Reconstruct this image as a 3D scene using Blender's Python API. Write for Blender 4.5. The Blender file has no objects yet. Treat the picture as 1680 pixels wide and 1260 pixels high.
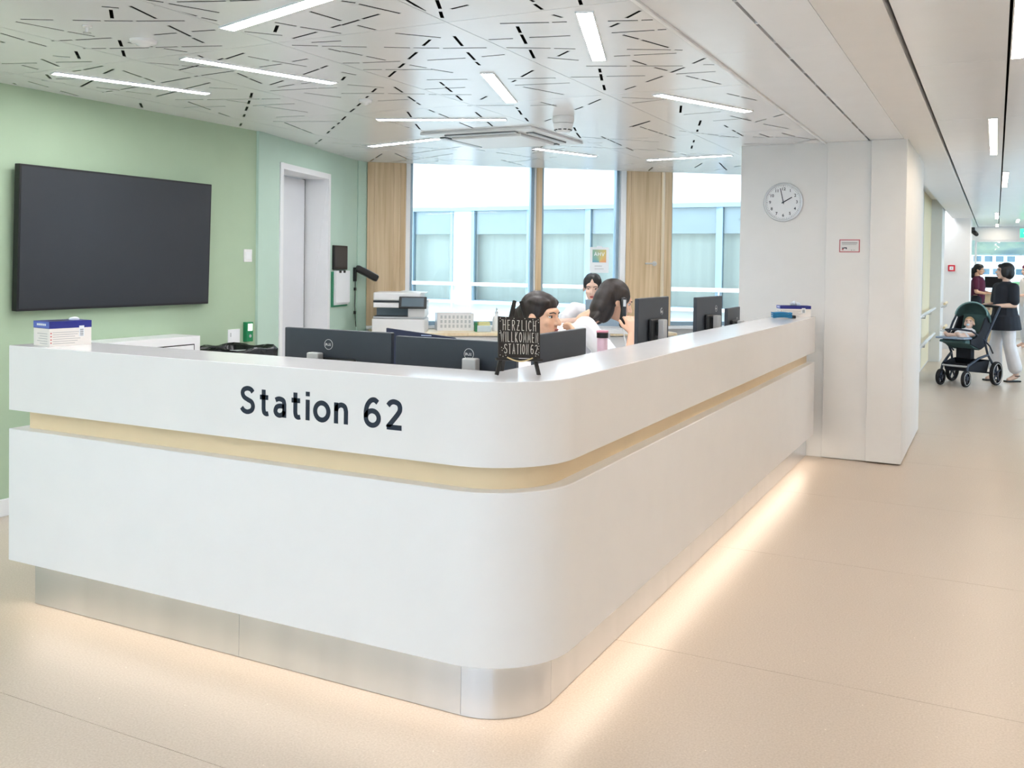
import bpy, bmesh, math, random
from mathutils import Vector, Matrix, Euler, geometry as mgeo
random.seed(62)
S = bpy.context.scene
COL = S.collection
PI = math.pi
# ------------------------------------------------------------------ camera
F_, CX_, CY_ = 1554.7, 840.0, 467.9            # focal length and principal point in pixels of the 1680x1260 frame
def cam_basis(yaw, pitch, roll):
    cy, sy = math.cos(yaw), math.sin(yaw)
    f = Vector((-sy*math.cos(pitch), cy*math.cos(pitch), -math.sin(pitch)))
    r = Vector((cy, sy, 0)); u = r.cross(f)
    c, s = math.cos(roll), math.sin(roll)
    return c*r+s*u, -s*r+c*u, f
CR, CU, CF = cam_basis(math.radians(27.042), math.radians(1.25), math.radians(.785))
CC = Vector((0, 0, 1.5))
cd = bpy.data.cameras.new('camera'); cam = bpy.data.objects.new('camera', cd); COL.objects.link(cam)
cam.matrix_world = Matrix(((CR.x, CU.x, -CF.x, CC.x), (CR.y, CU.y, -CF.y, CC.y), (CR.z, CU.z, -CF.z, CC.z), (0, 0, 0, 1)))
cd.sensor_width = 36; cd.lens = F_*36/1680; cd.shift_y = -(630-CY_)/1680; cd.clip_start = .05; cd.clip_end = 500
S.camera = cam
def ray(x, y): return CF+CR*((x-CX_)/F_)-CU*((y-CY_)/F_)
def atz(x, y, z): d = ray(x, y); return CC+d*((z-CC.z)/d.z)
# ------------------------------------------------------------------ sky and exposure
W = bpy.data.worlds.new('sky'); S.world = W; W.use_nodes = True
bg = W.node_tree.nodes['Background']; bg.inputs[0].default_value = (.62, .82, 1, 1); bg.inputs[1].default_value = 2.7
sd = bpy.data.lights.new('sun_lamp', 'SUN'); sd.energy = 2.2; sd.angle = math.radians(3); sd.color = (1, .98, .95)
sun = bpy.data.objects.new('sun_lamp', sd); COL.objects.link(sun); sun.rotation_euler = (math.radians(46), 0, math.radians(-14))
S.view_settings.view_transform = 'Standard'; S.view_settings.look = 'None'; S.view_settings.gamma = 1
S.view_settings.use_curve_mapping = False
S.view_settings.exposure = 0.53
LAMP = 46.0                                       # radiance of the ceiling luminaires
# ------------------------------------------------------------------ materials
MATS = {}
def srgb(r, g, b):
    f = lambda c: (c/255/12.92 if c/255 <= .04045 else ((c/255+.055)/1.055)**2.4)
    return (f(r), f(g), f(b), 1)
def mat(name, col, rough=.5, metal=0, var=.03, scale=6, spec=.5, bump=0, emit=0, coat=0, stretch=None, aniso=0):
    if name in MATS: return MATS[name]
    m = bpy.data.materials.new(name); m.use_nodes = True; nt = m.node_tree; b = nt.nodes['Principled BSDF']
    c = srgb(*col)
    tc = nt.nodes.new('ShaderNodeTexCoord'); mp = nt.nodes.new('ShaderNodeMapping'); nz = nt.nodes.new('ShaderNodeTexNoise')
    nz.inputs['Scale'].default_value = scale; nz.inputs['Detail'].default_value = 3
    if stretch: mp.inputs['Scale'].default_value = stretch
    nt.links.new(tc.outputs['Object'], mp.inputs[0]); nt.links.new(mp.outputs[0], nz.inputs[0])
    rp = nt.nodes.new('ShaderNodeValToRGB')
    rp.color_ramp.elements[0].position = .3; rp.color_ramp.elements[1].position = .7
    rp.color_ramp.elements[0].color = tuple(max(0, x*(1-var)) for x in c[:3])+(1,)
    rp.color_ramp.elements[1].color = tuple(min(1, x*(1+var)) for x in c[:3])+(1,)
    nt.links.new(nz.outputs[0], rp.inputs[0]); nt.links.new(rp.outputs[0], b.inputs['Base Color'])
    b.inputs['Roughness'].default_value = rough; b.inputs['Metallic'].default_value = metal
    b.inputs['Specular IOR Level'].default_value = spec; b.inputs['Coat Weight'].default_value = coat
    if aniso: b.inputs['Anisotropic'].default_value = aniso
    if bump:
        bp = nt.nodes.new('ShaderNodeBump'); bp.inputs['Strength'].default_value = bump; bp.inputs['Distance'].default_value = .01
        nt.links.new(nz.outputs[0], bp.inputs['Height']); nt.links.new(bp.outputs[0], b.inputs['Normal'])
    if emit:
        b.inputs['Emission Color'].default_value = c; b.inputs['Emission Strength'].default_value = emit
    MATS[name] = m; return m
def lamp(name, col, strength):
    m = bpy.data.materials.new(name); m.use_nodes = True; nt = m.node_tree; nt.nodes.clear()
    e = nt.nodes.new('ShaderNodeEmission'); e.inputs[0].default_value = col; e.inputs[1].default_value = strength
    o = nt.nodes.new('ShaderNodeOutputMaterial'); nt.links.new(e.outputs[0], o.inputs[0]); MATS[name] = m; return m
def glass(name, tint, refl=.08):
    m = bpy.data.materials.new(name); m.use_nodes = True; nt = m.node_tree; nt.nodes.clear()
    t = nt.nodes.new('ShaderNodeBsdfTransparent'); t.inputs[0].default_value = tint
    g = nt.nodes.new('ShaderNodeBsdfGlossy'); g.inputs['Roughness'].default_value = .02
    fr = nt.nodes.new('ShaderNodeFresnel'); fr.inputs[0].default_value = 1.45
    mx = nt.nodes.new('ShaderNodeMixShader'); o = nt.nodes.new('ShaderNodeOutputMaterial')
    nt.links.new(fr.outputs[0], mx.inputs[0]); nt.links.new(t.outputs[0], mx.inputs[1]); nt.links.new(g.outputs[0], mx.inputs[2])
    nt.links.new(mx.outputs[0], o.inputs[0]); MATS[name] = m; return m
def wood(name, c1, c2, rough=.45, scale=3.0):
    m = bpy.data.materials.new(name); m.use_nodes = True; nt = m.node_tree; b = nt.nodes['Principled BSDF']
    tc = nt.nodes.new('ShaderNodeTexCoord'); mp = nt.nodes.new('ShaderNodeMapping'); mp.inputs['Scale'].default_value = (9, 9, .35)
    nz = nt.nodes.new('ShaderNodeTexNoise'); nz.inputs['Scale'].default_value = scale; nz.inputs['Detail'].default_value = 5; nz.inputs['Distortion'].default_value = .4
    rp = nt.nodes.new('ShaderNodeValToRGB'); rp.color_ramp.elements[0].position = .32; rp.color_ramp.elements[1].position = .68
    rp.color_ramp.elements[0].color = srgb(*c1); rp.color_ramp.elements[1].color = srgb(*c2)
    nt.links.new(tc.outputs['Object'], mp.inputs[0]); nt.links.new(mp.outputs[0], nz.inputs[0]); nt.links.new(nz.outputs[0], rp.inputs[0])
    nt.links.new(rp.outputs[0], b.inputs['Base Color']); b.inputs['Roughness'].default_value = rough; MATS[name] = m; return m
def floor_mat():
    m = bpy.data.materials.new('linoleum'); m.use_nodes = True; nt = m.node_tree; b = nt.nodes['Principled BSDF']; N = nt.nodes; L = nt.links
    tc = N.new('ShaderNodeTexCoord')
    n1 = N.new('ShaderNodeTexNoise'); n1.inputs['Scale'].default_value = 140; n1.inputs['Detail'].default_value = 4
    n2 = N.new('ShaderNodeTexNoise'); n2.inputs['Scale'].default_value = 1.3
    vo = N.new('ShaderNodeTexVoronoi'); vo.inputs['Scale'].default_value = 13
    for n in (n1, n2, vo): L.new(tc.outputs['Object'], n.inputs['Vector'])
    r1 = N.new('ShaderNodeValToRGB'); r1.color_ramp.elements[0].position = .3; r1.color_ramp.elements[1].position = .72
    r1.color_ramp.elements[0].color = srgb(192, 177, 161); r1.color_ramp.elements[1].color = srgb(211, 198, 184)
    L.new(n1.outputs[0], r1.inputs[0])
    r2 = N.new('ShaderNodeValToRGB'); r2.color_ramp.elements[0].color = (.94, .94, .94, 1); r2.color_ramp.elements[1].color = (1, 1, 1, 1)
    L.new(n2.outputs[0], r2.inputs[0])
    mx = N.new('ShaderNodeMix'); mx.data_type = 'RGBA'; mx.blend_type = 'MULTIPLY'; mx.inputs[0].default_value = 1
    L.new(r1.outputs[0], mx.inputs[6]); L.new(r2.outputs[0], mx.inputs[7])
    r3 = N.new('ShaderNodeValToRGB'); r3.color_ramp.elements[0].position = .025; r3.color_ramp.elements[1].position = .04
    r3.color_ramp.elements[0].color = (1, 1, 1, 1); r3.color_ramp.elements[1].color = (0, 0, 0, 1)
    L.new(vo.outputs['Distance'], r3.inputs[0])
    m2 = N.new('ShaderNodeMix'); m2.data_type = 'RGBA'; L.new(r3.outputs[0], m2.inputs[0]); L.new(mx.outputs[2], m2.inputs[6]); m2.inputs[7].default_value = srgb(238, 228, 214)
    L.new(m2.outputs[2], b.inputs['Base Color']); b.inputs['Roughness'].default_value = .33; b.inputs['Specular IOR Level'].default_value = .45
    MATS['linoleum'] = m; return m
M_FLOOR = floor_mat()
M_WHITE = mat('solid surface white', (238, 239, 241), .32, var=.01)
M_LEDGE = mat('counter white', (236, 236, 237), .14, var=.01)
M_BEIGE = mat('recess beige', (234, 212, 176), .5, var=.02)
M_STEEL = mat('brushed steel', (218, 225, 234), .26, metal=1, var=.05, scale=3, stretch=(3, 3, .2), aniso=.85)
tn = M_STEEL.node_tree.nodes.new('ShaderNodeTangent'); tn.direction_type = 'RADIAL'; tn.axis = 'Z'
M_STEEL.node_tree.links.new(tn.outputs[0], M_STEEL.node_tree.nodes['Principled BSDF'].inputs['Tangent']); M_STEEL.node_tree.nodes['Principled BSDF'].inputs['Anisotropic Rotation'].default_value = .25
M_LED = lamp('warm led', (1, .83, .66, 1), 8)
M_LUM = lamp('luminaire', (.98, .98, 1, 1), LAMP)
M_LUMC = lamp('corridor luminaire', (1, .83, .66, 1), LAMP*.72)
M_CEIL = mat('ceiling metal', (240, 242, 245), .22, var=.01)
M_CEILM = mat('ceiling matte', (236, 235, 234), .45, var=.01)
M_BLACK = mat('void black', (8, 8, 9), .9, var=.1)
M_WALL = mat('white paint', (232, 232, 231), .7, var=.012)
M_GREEN = mat('green paint', (172, 194, 166), .72, var=.012)
M_GREENLIT = mat('green paint lit', (186, 212, 198), .72, var=.012)  # same green paint, lightened for the window light this wall faces
M_WOOD = wood('larch', (196, 168, 130), (222, 198, 164))
M_WOODL = wood('pale larch', (226, 205, 165), (240, 224, 192))
M_DOORW = mat('door white', (222, 225, 230), .45, var=.01)
M_FRAME = mat('frame white', (236, 238, 240), .4, var=.01)
M_ALU = mat('aluminium', (150, 172, 186), .4, metal=.4, var=.03)
M_GLASS = glass('window glass', (.965, .985, .99, 1))
M_TV = mat('screen', (50, 53, 58), .3, var=.02, spec=.35)
M_BLK = mat('black plastic', (16, 17, 19), .35, var=.08)
M_DGREY = mat('dark monitor grey', (52, 58, 66), .42, var=.05)
M_SILV = mat('silver plastic', (205, 205, 205), .3, metal=.5, var=.03)
M_NAVY = mat('navy ink', (18, 32, 52), .5, var=.03)
M_PLAST = mat('white plastic', (232, 232, 232), .35, var=.01)
M_GREYP = mat('light grey plastic', (190, 194, 196), .4, var=.02)
M_PAPER = mat('paper', (240, 243, 246), .8, var=.01)
M_SKIN = mat('skin tan', (222, 176, 146), .5, var=.05, scale=14)
M_SKIN2 = mat('skin fair', (232, 196, 176), .5, var=.05, scale=14)
M_HAIR = mat('hair dark brown', (34, 24, 20), .5, var=.5, scale=30, stretch=(6, 6, .6))
M_HAIRB = mat('hair black', (14, 13, 15), .5, var=.4, scale=30, stretch=(6, 6, .6))
M_TUNIC = mat('white tunic', (238, 238, 242), .8, var=.03, scale=9, bump=.3)
M_LIP = mat('lips', (188, 96, 90), .4)
M_EYEW = mat('eye white', (238, 236, 232), .25)
M_IRIS = mat('iris dark', (42, 28, 20), .2)
# ------------------------------------------------------------------ mesh helpers
def rz(a): return Matrix.Rotation(a, 4, 'Z')
class MB:
    def __init__(s): s.v = []; s.f = []
    def add(s, vs, fs):
        o = len(s.v); s.v += [Vector(v) for v in vs]; s.f += [tuple(i+o for i in f) for f in fs]; return s
    def box(s, x0, x1, y0, y1, z0, z1, M=None):
        vs = [Vector(p) for p in ((x0,y0,z0),(x1,y0,z0),(x1,y1,z0),(x0,y1,z0),(x0,y0,z1),(x1,y0,z1),(x1,y1,z1),(x0,y1,z1))]
        if M: vs = [M @ v for v in vs]
        return s.add(vs, [(0,3,2,1),(4,5,6,7),(0,1,5,4),(1,2,6,5),(2,3,7,6),(3,0,4,7)])
    def prism(s, poly, z0, z1):
        n = len(poly); vs = [(p[0], p[1], z0) for p in poly]+[(p[0], p[1], z1) for p in poly]
        return s.add(vs, [tuple(range(n-1, -1, -1)), tuple(range(n, 2*n))]+[(i, (i+1) % n, n+(i+1) % n, n+i) for i in range(n)])
    def prism_ax(s, poly, t0, t1, M):          # polygon in local xy, extruded along local z, then transformed
        n = len(poly); vs = [M @ Vector((p[0], p[1], t0)) for p in poly]+[M @ Vector((p[0], p[1], t1)) for p in poly]
        return s.add(vs, [tuple(range(n-1, -1, -1)), tuple(range(n, 2*n))]+[(i, (i+1) % n, n+(i+1) % n, n+i) for i in range(n)])
    def cone(s, p0, p1, r0, r1, n=12):
        p0 = Vector(p0); p1 = Vector(p1); d = (p1-p0)
        if d.length < 1e-7: return s
        q = d.to_track_quat('Z', 'Y'); vs = []
        for p, r in ((p0, r0), (p1, r1)):
            vs += [p+q @ Vector((r*math.cos(2*PI*i/n), r*math.sin(2*PI*i/n), 0)) for i in range(n)]
        return s.add(vs, [tuple(range(n-1, -1, -1)), tuple(range(n, 2*n))]+[(i, (i+1) % n, n+(i+1) % n, n+i) for i in range(n)])
    def ell(s, c, r, M=None, n=12, m=8):
        c = Vector(c); vs = []; fs = []
        vs.append(Vector((0, 0, 1)))
        for j in range(1, m):
            t = PI*j/m
            for i in range(n): vs.append(Vector((math.sin(t)*math.cos(2*PI*i/n), math.sin(t)*math.sin(2*PI*i/n), math.cos(t))))
        vs.append(Vector((0, 0, -1)))
        for i in range(n): fs.append((0, 1+i, 1+(i+1) % n))
        for j in range(m-2):
            for i in range(n):
                a = 1+j*n+i; b = 1+j*n+(i+1) % n; fs.append((a, a+n, b+n, b))
        l = 1+(m-2)*n
        for i in range(n): fs.append((l+i, len(vs)-1, l+(i+1) % n))
        R = Vector(r); vs = [Vector((v.x*R.x, v.y*R.y, v.z*R.z)) for v in vs]
        if M: vs = [M @ v for v in vs]
        return s.add([c+v for v in vs], fs)
    def cap(s, p0, r0, p1, r1, n=12):
        s.cone(p0, p1, r0, r1, n); s.ell(p0, (r0,)*3, None, n, 8); s.ell(p1, (r1,)*3, None, n, 8); return s
    def chain(s, pts):
        for a, b in zip(pts, pts[1:]): s.cap(a[0], a[1], b[0], b[1])
        return s
    def tube(s, pts, r, n=8, closed=False):
        pts = [Vector(p) for p in pts]; k = len(pts); rings = []; up = None
        for i, p in enumerate(pts):
            a = pts[i-1] if (i > 0 or closed) else p; b = pts[(i+1) % k] if (i < k-1 or closed) else p
            d = (b-a).normalized()
            if up is None: up = Vector((0, 0, 1)) if abs(d.z) < .9 else Vector((1, 0, 0))
            x = d.cross(up).normalized(); up = x.cross(d).normalized()
            rings.append([p+(x*math.cos(2*PI*j/n)+up*math.sin(2*PI*j/n))*r for j in range(n)])
        vs = [v for q in rings for v in q]; fs = []
        for i in range(k if closed else k-1):
            for j in range(n):
                a = i*n+j; b = i*n+(j+1) % n; c = ((i+1) % k)*n; fs.append((a, b, c+(j+1) % n, c+j))
        if not closed: fs += [tuple(range(n-1, -1, -1)), tuple((k-1)*n+j for j in range(n))]
        return s.add(vs, fs)
    def lathe(s, prof, n=24, c=(0, 0, 0), M=None):
        c = Vector(c); vs = []; fs = []; k = len(prof)
        for r, z in prof:
            for i in range(n): vs.append(Vector((max(r, 1e-5)*math.cos(2*PI*i/n), max(r, 1e-5)*math.sin(2*PI*i/n), z)))
        for j in range(k-1):
            for i in range(n): fs.append((j*n+i, j*n+(i+1) % n, (j+1)*n+(i+1) % n, (j+1)*n+i))
        fs += [tuple(range(n-1, -1, -1)), tuple((k-1)*n+i for i in range(n))]
        if M: vs = [M @ v for v in vs]
        return s.add([v+c for v in vs], fs)
    def build(s, name, m, parent=None, smooth=False, bevel=0, seg=2):
        me = bpy.data.meshes.new(name); me.from_pydata([tuple(v) for v in s.v], [], s.f); me.validate()
        bm = bmesh.new(); bm.from_mesh(me)
        if bevel:
            bmesh.ops.remove_doubles(bm, verts=bm.verts, dist=1e-5)
            es = [e for e in bm.edges if len(e.link_faces) == 2 and e.calc_face_angle(0) > .6]
            bmesh.ops.bevel(bm, geom=es, offset=bevel, segments=seg, affect='EDGES', profile=.5)
        bmesh.ops.recalc_face_normals(bm, faces=bm.faces)
        bm.to_mesh(me); bm.free(); me.materials.append(m)
        if smooth:
            for p in me.polygons: p.use_smooth = True
            if smooth == 'auto': me.set_sharp_from_angle(angle=.7)
        o = bpy.data.objects.new(name, me); COL.objects.link(o)
        if parent: o.parent = parent
        return o
def tag(o, label, cat, group=None):
    o['label'] = label; o['category'] = cat
    if group: o['group'] = group
    return o
def thing(name, label, cat, loc=(0, 0, 0), rot=0, group=None):
    o = bpy.data.objects.new(name, None); COL.objects.link(o); o.location = loc
    o.rotation_euler = rot if isinstance(rot, (tuple, Euler)) else (0, 0, rot); o.empty_display_size = .1
    return tag(o, label, cat, group)
def struct(o): o['kind'] = 'structure'; return o
def sempty(name, loc=(0, 0, 0), rot=0):
    o = bpy.data.objects.new(name, None); COL.objects.link(o); o.location = loc; o.rotation_euler = (0, 0, rot); return struct(o)
def text(name, s, size, m, parent, M, depth=.0015, sx=1, bold=0, align='CENTER', space=1):
    cu = bpy.data.curves.new(name, 'FONT'); cu.body = s; cu.size = size; cu.align_x = align; cu.align_y = 'CENTER'
    cu.extrude = depth; cu.offset = bold; cu.space_character = space; cu.resolution_u = 4
    t = bpy.data.objects.new(name, cu); COL.objects.link(t); bpy.context.view_layer.update()
    me = bpy.data.meshes.new_from_object(t.evaluated_get(bpy.context.evaluated_depsgraph_get()))
    bpy.data.objects.remove(t); bpy.data.curves.remove(cu)
    me.materials.clear(); me.materials.append(m)
    me.transform(M @ Matrix.Diagonal((sx, 1, 1, 1)))
    o = bpy.data.objects.new(name, me); COL.objects.link(o)
    if parent: o.parent = parent
    return o
def frame_at(origin, x, y):                     # matrix with local x, local y axes (z = x cross y)
    x = Vector(x).normalized(); y = Vector(y).normalized(); z = x.cross(y); o = Vector(origin)
    return Matrix(((x.x, y.x, z.x, o.x), (x.y, y.y, z.y, o.y), (x.z, y.z, z.z, o.z), (0, 0, 0, 1)))
def copy_tree(o, parent=None):
    c = o.copy(); COL.objects.link(c); c.parent = parent
    for k in o.children: copy_tree(k, c)
    return c
def organic(name, mb, voxel, m, parent=None, smooth=6):
    me = bpy.data.meshes.new(name); me.from_pydata([tuple(v) for v in mb.v], [], mb.f); me.validate()
    bm = bmesh.new(); bm.from_mesh(me); bmesh.ops.recalc_face_normals(bm, faces=bm.faces); bm.to_mesh(me); bm.free()
    t = bpy.data.objects.new(name, me); COL.objects.link(t)
    r = t.modifiers.new('r', 'REMESH'); r.mode = 'VOXEL'; r.voxel_size = voxel
    k = t.modifiers.new('s', 'SMOOTH'); k.factor = .5; k.iterations = smooth
    bpy.context.view_layer.update()
    e = bpy.data.meshes.new_from_object(t.evaluated_get(bpy.context.evaluated_depsgraph_get()))
    bpy.data.objects.remove(t); bpy.data.meshes.remove(me)
    e.name = name; e.materials.clear(); e.materials.append(m)
    for p in e.polygons: p.use_smooth = True
    o = bpy.data.objects.new(name, e); COL.objects.link(o)
    if parent: o.parent = parent
    return o
def clip_poly(poly, a, b):                      # keep the part left of the line a->b
    out = []; ax, ay = a; dx, dy = b[0]-a[0], b[1]-a[1]
    sd = lambda p: dx*(p[1]-ay)-dy*(p[0]-ax)
    for i, p in enumerate(poly):
        q = poly[(i+1) % len(poly)]; s, t = sd(p), sd(q)
        if s >= 0: out.append(p)
        if s*t < 0: k = s/(s-t); out.append((p[0]+(q[0]-p[0])*k, p[1]+(q[1]-p[1])*k))
    return out
def clip_convex(poly, conv):
    for i in range(len(conv)):
        poly = clip_poly(poly, conv[i], conv[(i+1) % len(conv)])
        if len(poly) < 3: return []
    return poly

# ------------------------------------------------------------------ monoline lettering
def spl(pts, n=6):
    P = [Vector(p) for p in pts]; out = []
    for i in range(len(P)-1):
        a = P[max(i-1, 0)]; b = P[i]; c = P[i+1]; d = P[min(i+2, len(P)-1)]
        for k in range(n):
            t = k/n; out.append(.5*((2*b)+(c-a)*t+(2*a-5*b+4*c-d)*t*t+(3*b-a-3*c+d)*t**3))
    out.append(P[-1]); return [(v.x, v.y) for v in out]
def arc(cx, cy, rx, ry, a0=0, a1=360, n=28): return [(cx+rx*math.cos(math.radians(a0+(a1-a0)*i/n)), cy+ry*math.sin(math.radians(a0+(a1-a0)*i/n))) for i in range(n+1)]
GLY = {'S': [spl([(.555,.80),(.47,.89),(.32,.925),(.15,.87),(.09,.74),(.16,.60),(.33,.515),(.50,.44),(.565,.29),(.50,.14),(.32,.072),(.15,.11),(.05,.215)])],
 't': [[(.16,.93),(.16,.24)]+spl([(.16,.24),(.19,.115),(.28,.068),(.37,.085)])[1:], [(0,.655),(.36,.655)]],
 'a': [spl([(.08,.60),(.18,.645),(.29,.65),(.42,.60),(.46,.47)])+[(.46,0)], spl([(.46,.38),(.31,.405),(.14,.36),(.075,.215),(.13,.105),(.26,.065),(.40,.12),(.46,.24)])],
 'i': [[(.075,0),(.075,.72)], [(.075,.84),(.075,1.0)]],
 'o': [arc(.32,.36,.275,.295)],
 'n': [[(.075,0),(.075,.72)], spl([(.075,.42),(.12,.57),(.27,.65),(.42,.60),(.475,.44)])+[(.475,0)]],
 '6': [spl([(.54,.85),(.42,.93),(.27,.90),(.14,.74),(.085,.54),(.085,.32)]), arc(.335,.315,.25,.243)],
 '2': [spl([(.06,.79),(.16,.895),(.31,.928),(.47,.86),(.515,.70),(.44,.53),(.08,.10)])+[(.08,.075)], [(.02,.075),(.58,.075)]],
 'H': [[(.05,0),(.05,1)], [(.45,0),(.45,1)], [(.05,.52),(.45,.52)]], 'E': [[(.42,.05),(.05,.05),(.05,.95),(.42,.95)], [(.05,.5),(.36,.5)]],
 'R': [[(.05,0),(.05,.95)], spl([(.05,.95),(.28,.95),(.42,.80),(.40,.62),(.24,.52),(.05,.50)]), [(.2,.52),(.46,0)]], 'Z': [[(.03,.95),(.42,.95),(.03,.05),(.46,.05)], [(.1,.48),(.36,.48)]],
 'L': [[(.05,1),(.05,.05),(.42,.05)]], 'I': [[(.05,0),(.05,1)]], 'C': [spl([(.44,.82),(.36,.95),(.22,.95),(.08,.75),(.05,.5),(.08,.25),(.22,.05),(.36,.05),(.45,.18)])],
 'W': [[(.0,1),(.16,.02),(.30,.8),(.46,.02),(.62,1)]], 'K': [[(.05,0),(.05,1)], [(.42,1),(.06,.48),(.46,0)]], 'O': [arc(.27,.5,.22,.46)], 'M': [[(.03,0),(.08,1),(.28,.25),(.48,1),(.53,0)]],
 'N': [[(.05,0),(.05,1),(.43,0),(.43,1)]], 'T': [[(.0,.95),(.46,.95)], [(.23,.95),(.23,0)]], 'A': [[(.0,0),(.22,1),(.46,0)], [(.08,.34),(.39,.34)]], 'D': [[(.05,0),(.05,1)], spl([(.05,.95),(.28,.93),(.45,.72),(.46,.3),(.28,.07),(.05,.05)])], 'V': [[(0,1),(.23,0),(.46,1)]]}
def ribbon(mb, pts, w, M, t0, t1):
    P = [Vector(p) for p in pts]; closed = (P[0]-P[-1]).length < 1e-6
    if closed: P = P[:-1]
    n = len(P); L = []; R = []
    for i, p in enumerate(P):
        a = P[i-1] if (i or closed) else None; b = P[(i+1) % n] if (i < n-1 or closed) else None
        d1 = (p-a).normalized() if a is not None else (b-p).normalized(); d2 = (b-p).normalized() if b is not None else d1
        n1_, n2_ = Vector((-d1.y, d1.x)), Vector((-d2.y, d2.x)); m = n1_+n2_
        m = m.normalized() if m.length > 1e-4 else n1_
        k = min(1/max(m.dot(n1_), .35), 2.2); L.append(p+m*w/2*k); R.append(p-m*w/2*k)
    vs = [M @ Vector((q.x, q.y, t)) for t in (t0, t1) for q in L+R]; fs = []; N2 = 2*n
    for i in range(n if closed else n-1):
        j = (i+1) % n
        fs += [(i, j, n+j, n+i), (N2+i, N2+n+i, N2+n+j, N2+j), (i, N2+i, N2+j, j), (n+i, n+j, N2+n+j, N2+n+i)]
    if not closed: fs += [(0, n, N2+n, N2), (n-1, N2+n-1, N2+2*n-1, 2*n-1)]
    mb.add(vs, fs)
def strokes(name, s, h, sx, w, gap, m, parent, M, width=None, t=(0, .001), joined=False, space=.36):
    adv = {}; x = 0; lay = []
    for ch in s:
        if ch == ' ': x += space*h; continue
        xs = [p[0] for st in GLY[ch] for p in st]; x0 = min(xs)
        lay.append((ch, x-x0*h*sx)); x += (max(xs)-x0)*h*sx+gap*h
    tot = x-gap*h; k = 1 if width is None else width/tot
    mbs = []; 
    for ch, ox in lay:
        b = MB()
        for st in GLY[ch]: ribbon(b, [((ox+px*h*sx)*k, py*h) for px, py in st], w, M, *t)
        mbs.append(b)
    if joined:
        b = MB()
        for q in mbs: b.add(q.v, q.f)
        return [b.build(name, m, parent)]
    return [b.build(name, m, parent) for b in mbs]
# ================================================================== SETTING
H_C = 2.5
# floor: linoleum sheets laid across the corridor, joints recessed
fl = struct(MB().box(-6.6, 2.6, -4.2, 24.3, -.08, -.004).build('floor', mat('floor underlay', (120, 104, 88), .9)))
y = -3.79
while y < 24:
    MB().box(-6.5, 2.5, y+.0012, min(y+1.47, 24.2)-.0012, -.004, 0).build('sheet', M_FLOOR, fl); y += 1.47
# outer walls that close the lobby and the corridor behind and beside the camera
A1, B1 = Vector((-5.07, 5.62, 0)), Vector((-5.61, 7.62, 0))           # angled wall with the door
A2, B2 = Vector((-5.60, 7.77, 0)), Vector((-1.89, 10.695, 0))         # window wall
o = struct(MB().prism([(-5.09, 5.62), (-5.4, 5.62), (-5.4, -4), (-5.14, -4)], 0, H_C+.3).build('wall_left', M_GREEN))
bb = struct(MB().prism([(-5.14, -4), (-5.09, 5.62), (-5.075, 5.62), (-5.125, -4)], 0, .10).build('baseboard_left', M_FRAME, bevel=.003))
u1 = (B1-A1).normalized(); n1 = Vector((u1.y, -u1.x, 0)); L1 = (B1-A1).length
M1 = frame_at(A1, u1, (0, 0, 1))               # local x along wall, y up, z = out of the wall into the room
def wbox(M, x0, x1, y0, y1, z0, z1, mb=None): return (mb or MB()).box(x0, x1, y0, y1, z0, z1, M)
wd = MB(); d0, d1, dh = .36, 1.385, 2.30
wbox(M1, 0, d0+.01, 0, H_C+.3, -.3, 0, wd); wbox(M1, d0+.01, d1-.01, dh-.01, H_C+.3, -.3, 0, wd); wbox(M1, d1-.01, L1, 0, H_C+.3, -.3, 0, wd)
struct(wd.build('wall_door', M_GREENLIT))
struct(MB().box(-5.9, -5.60, 7.62, 7.775, 0, H_C+.3).build('wall_return', M_GREENLIT))
dr = sempty('door_1')
fr = MB(); wbox(M1, d0, d0+.05, 0, dh, -.28, .012, fr); wbox(M1, d1-.05, d1, 0, dh, -.28, .012, fr); wbox(M1, d0+.05, d1-.05, dh-.05, dh, -.28, .012, fr)
fr.build('door_frame', M_FRAME, dr, bevel=.003)
wbox(M1, d0+.054, d1-.066, .006, dh-.056, -.26, -.215).build('door_leaf', M_DOORW, dr, bevel=.002)
wbox(M1, d1-.066, d1-.05, 0, dh-.05, -.255, -.22).build('dark_gap', M_BLACK, dr)  # black strip filling the gap beside the leaf
hd = MB(); hd.tube([M1 @ Vector(p) for p in ((d0+.12, 1.05, -.215), (d0+.12, 1.05, -.16), (d0+.24, 1.05, -.16))], .009); hd.build('door_handle', M_SILV, dr, smooth='auto')
# column block with the clock, its strip and its corridor box
struct(MB().box(-1.889, -.97, 7.83, 17.0, 0, H_C+.3).build('wall_clock', M_WALL))
struct(MB().box(-1.205, -.875, 7.81, 7.84, .006, H_C-.002).build('trim_1', M_WALL, bevel=.003))
struct(MB().box(-.875, -.618, 7.785, 9.62, .01, H_C-.002).build('wall_column', M_WALL, bevel=.004))
MB().box(-.97, -.875, 7.85, 9.62, .0, H_C-.002).build('column_core', M_WALL, bpy.data.objects['wall_column'])
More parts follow.
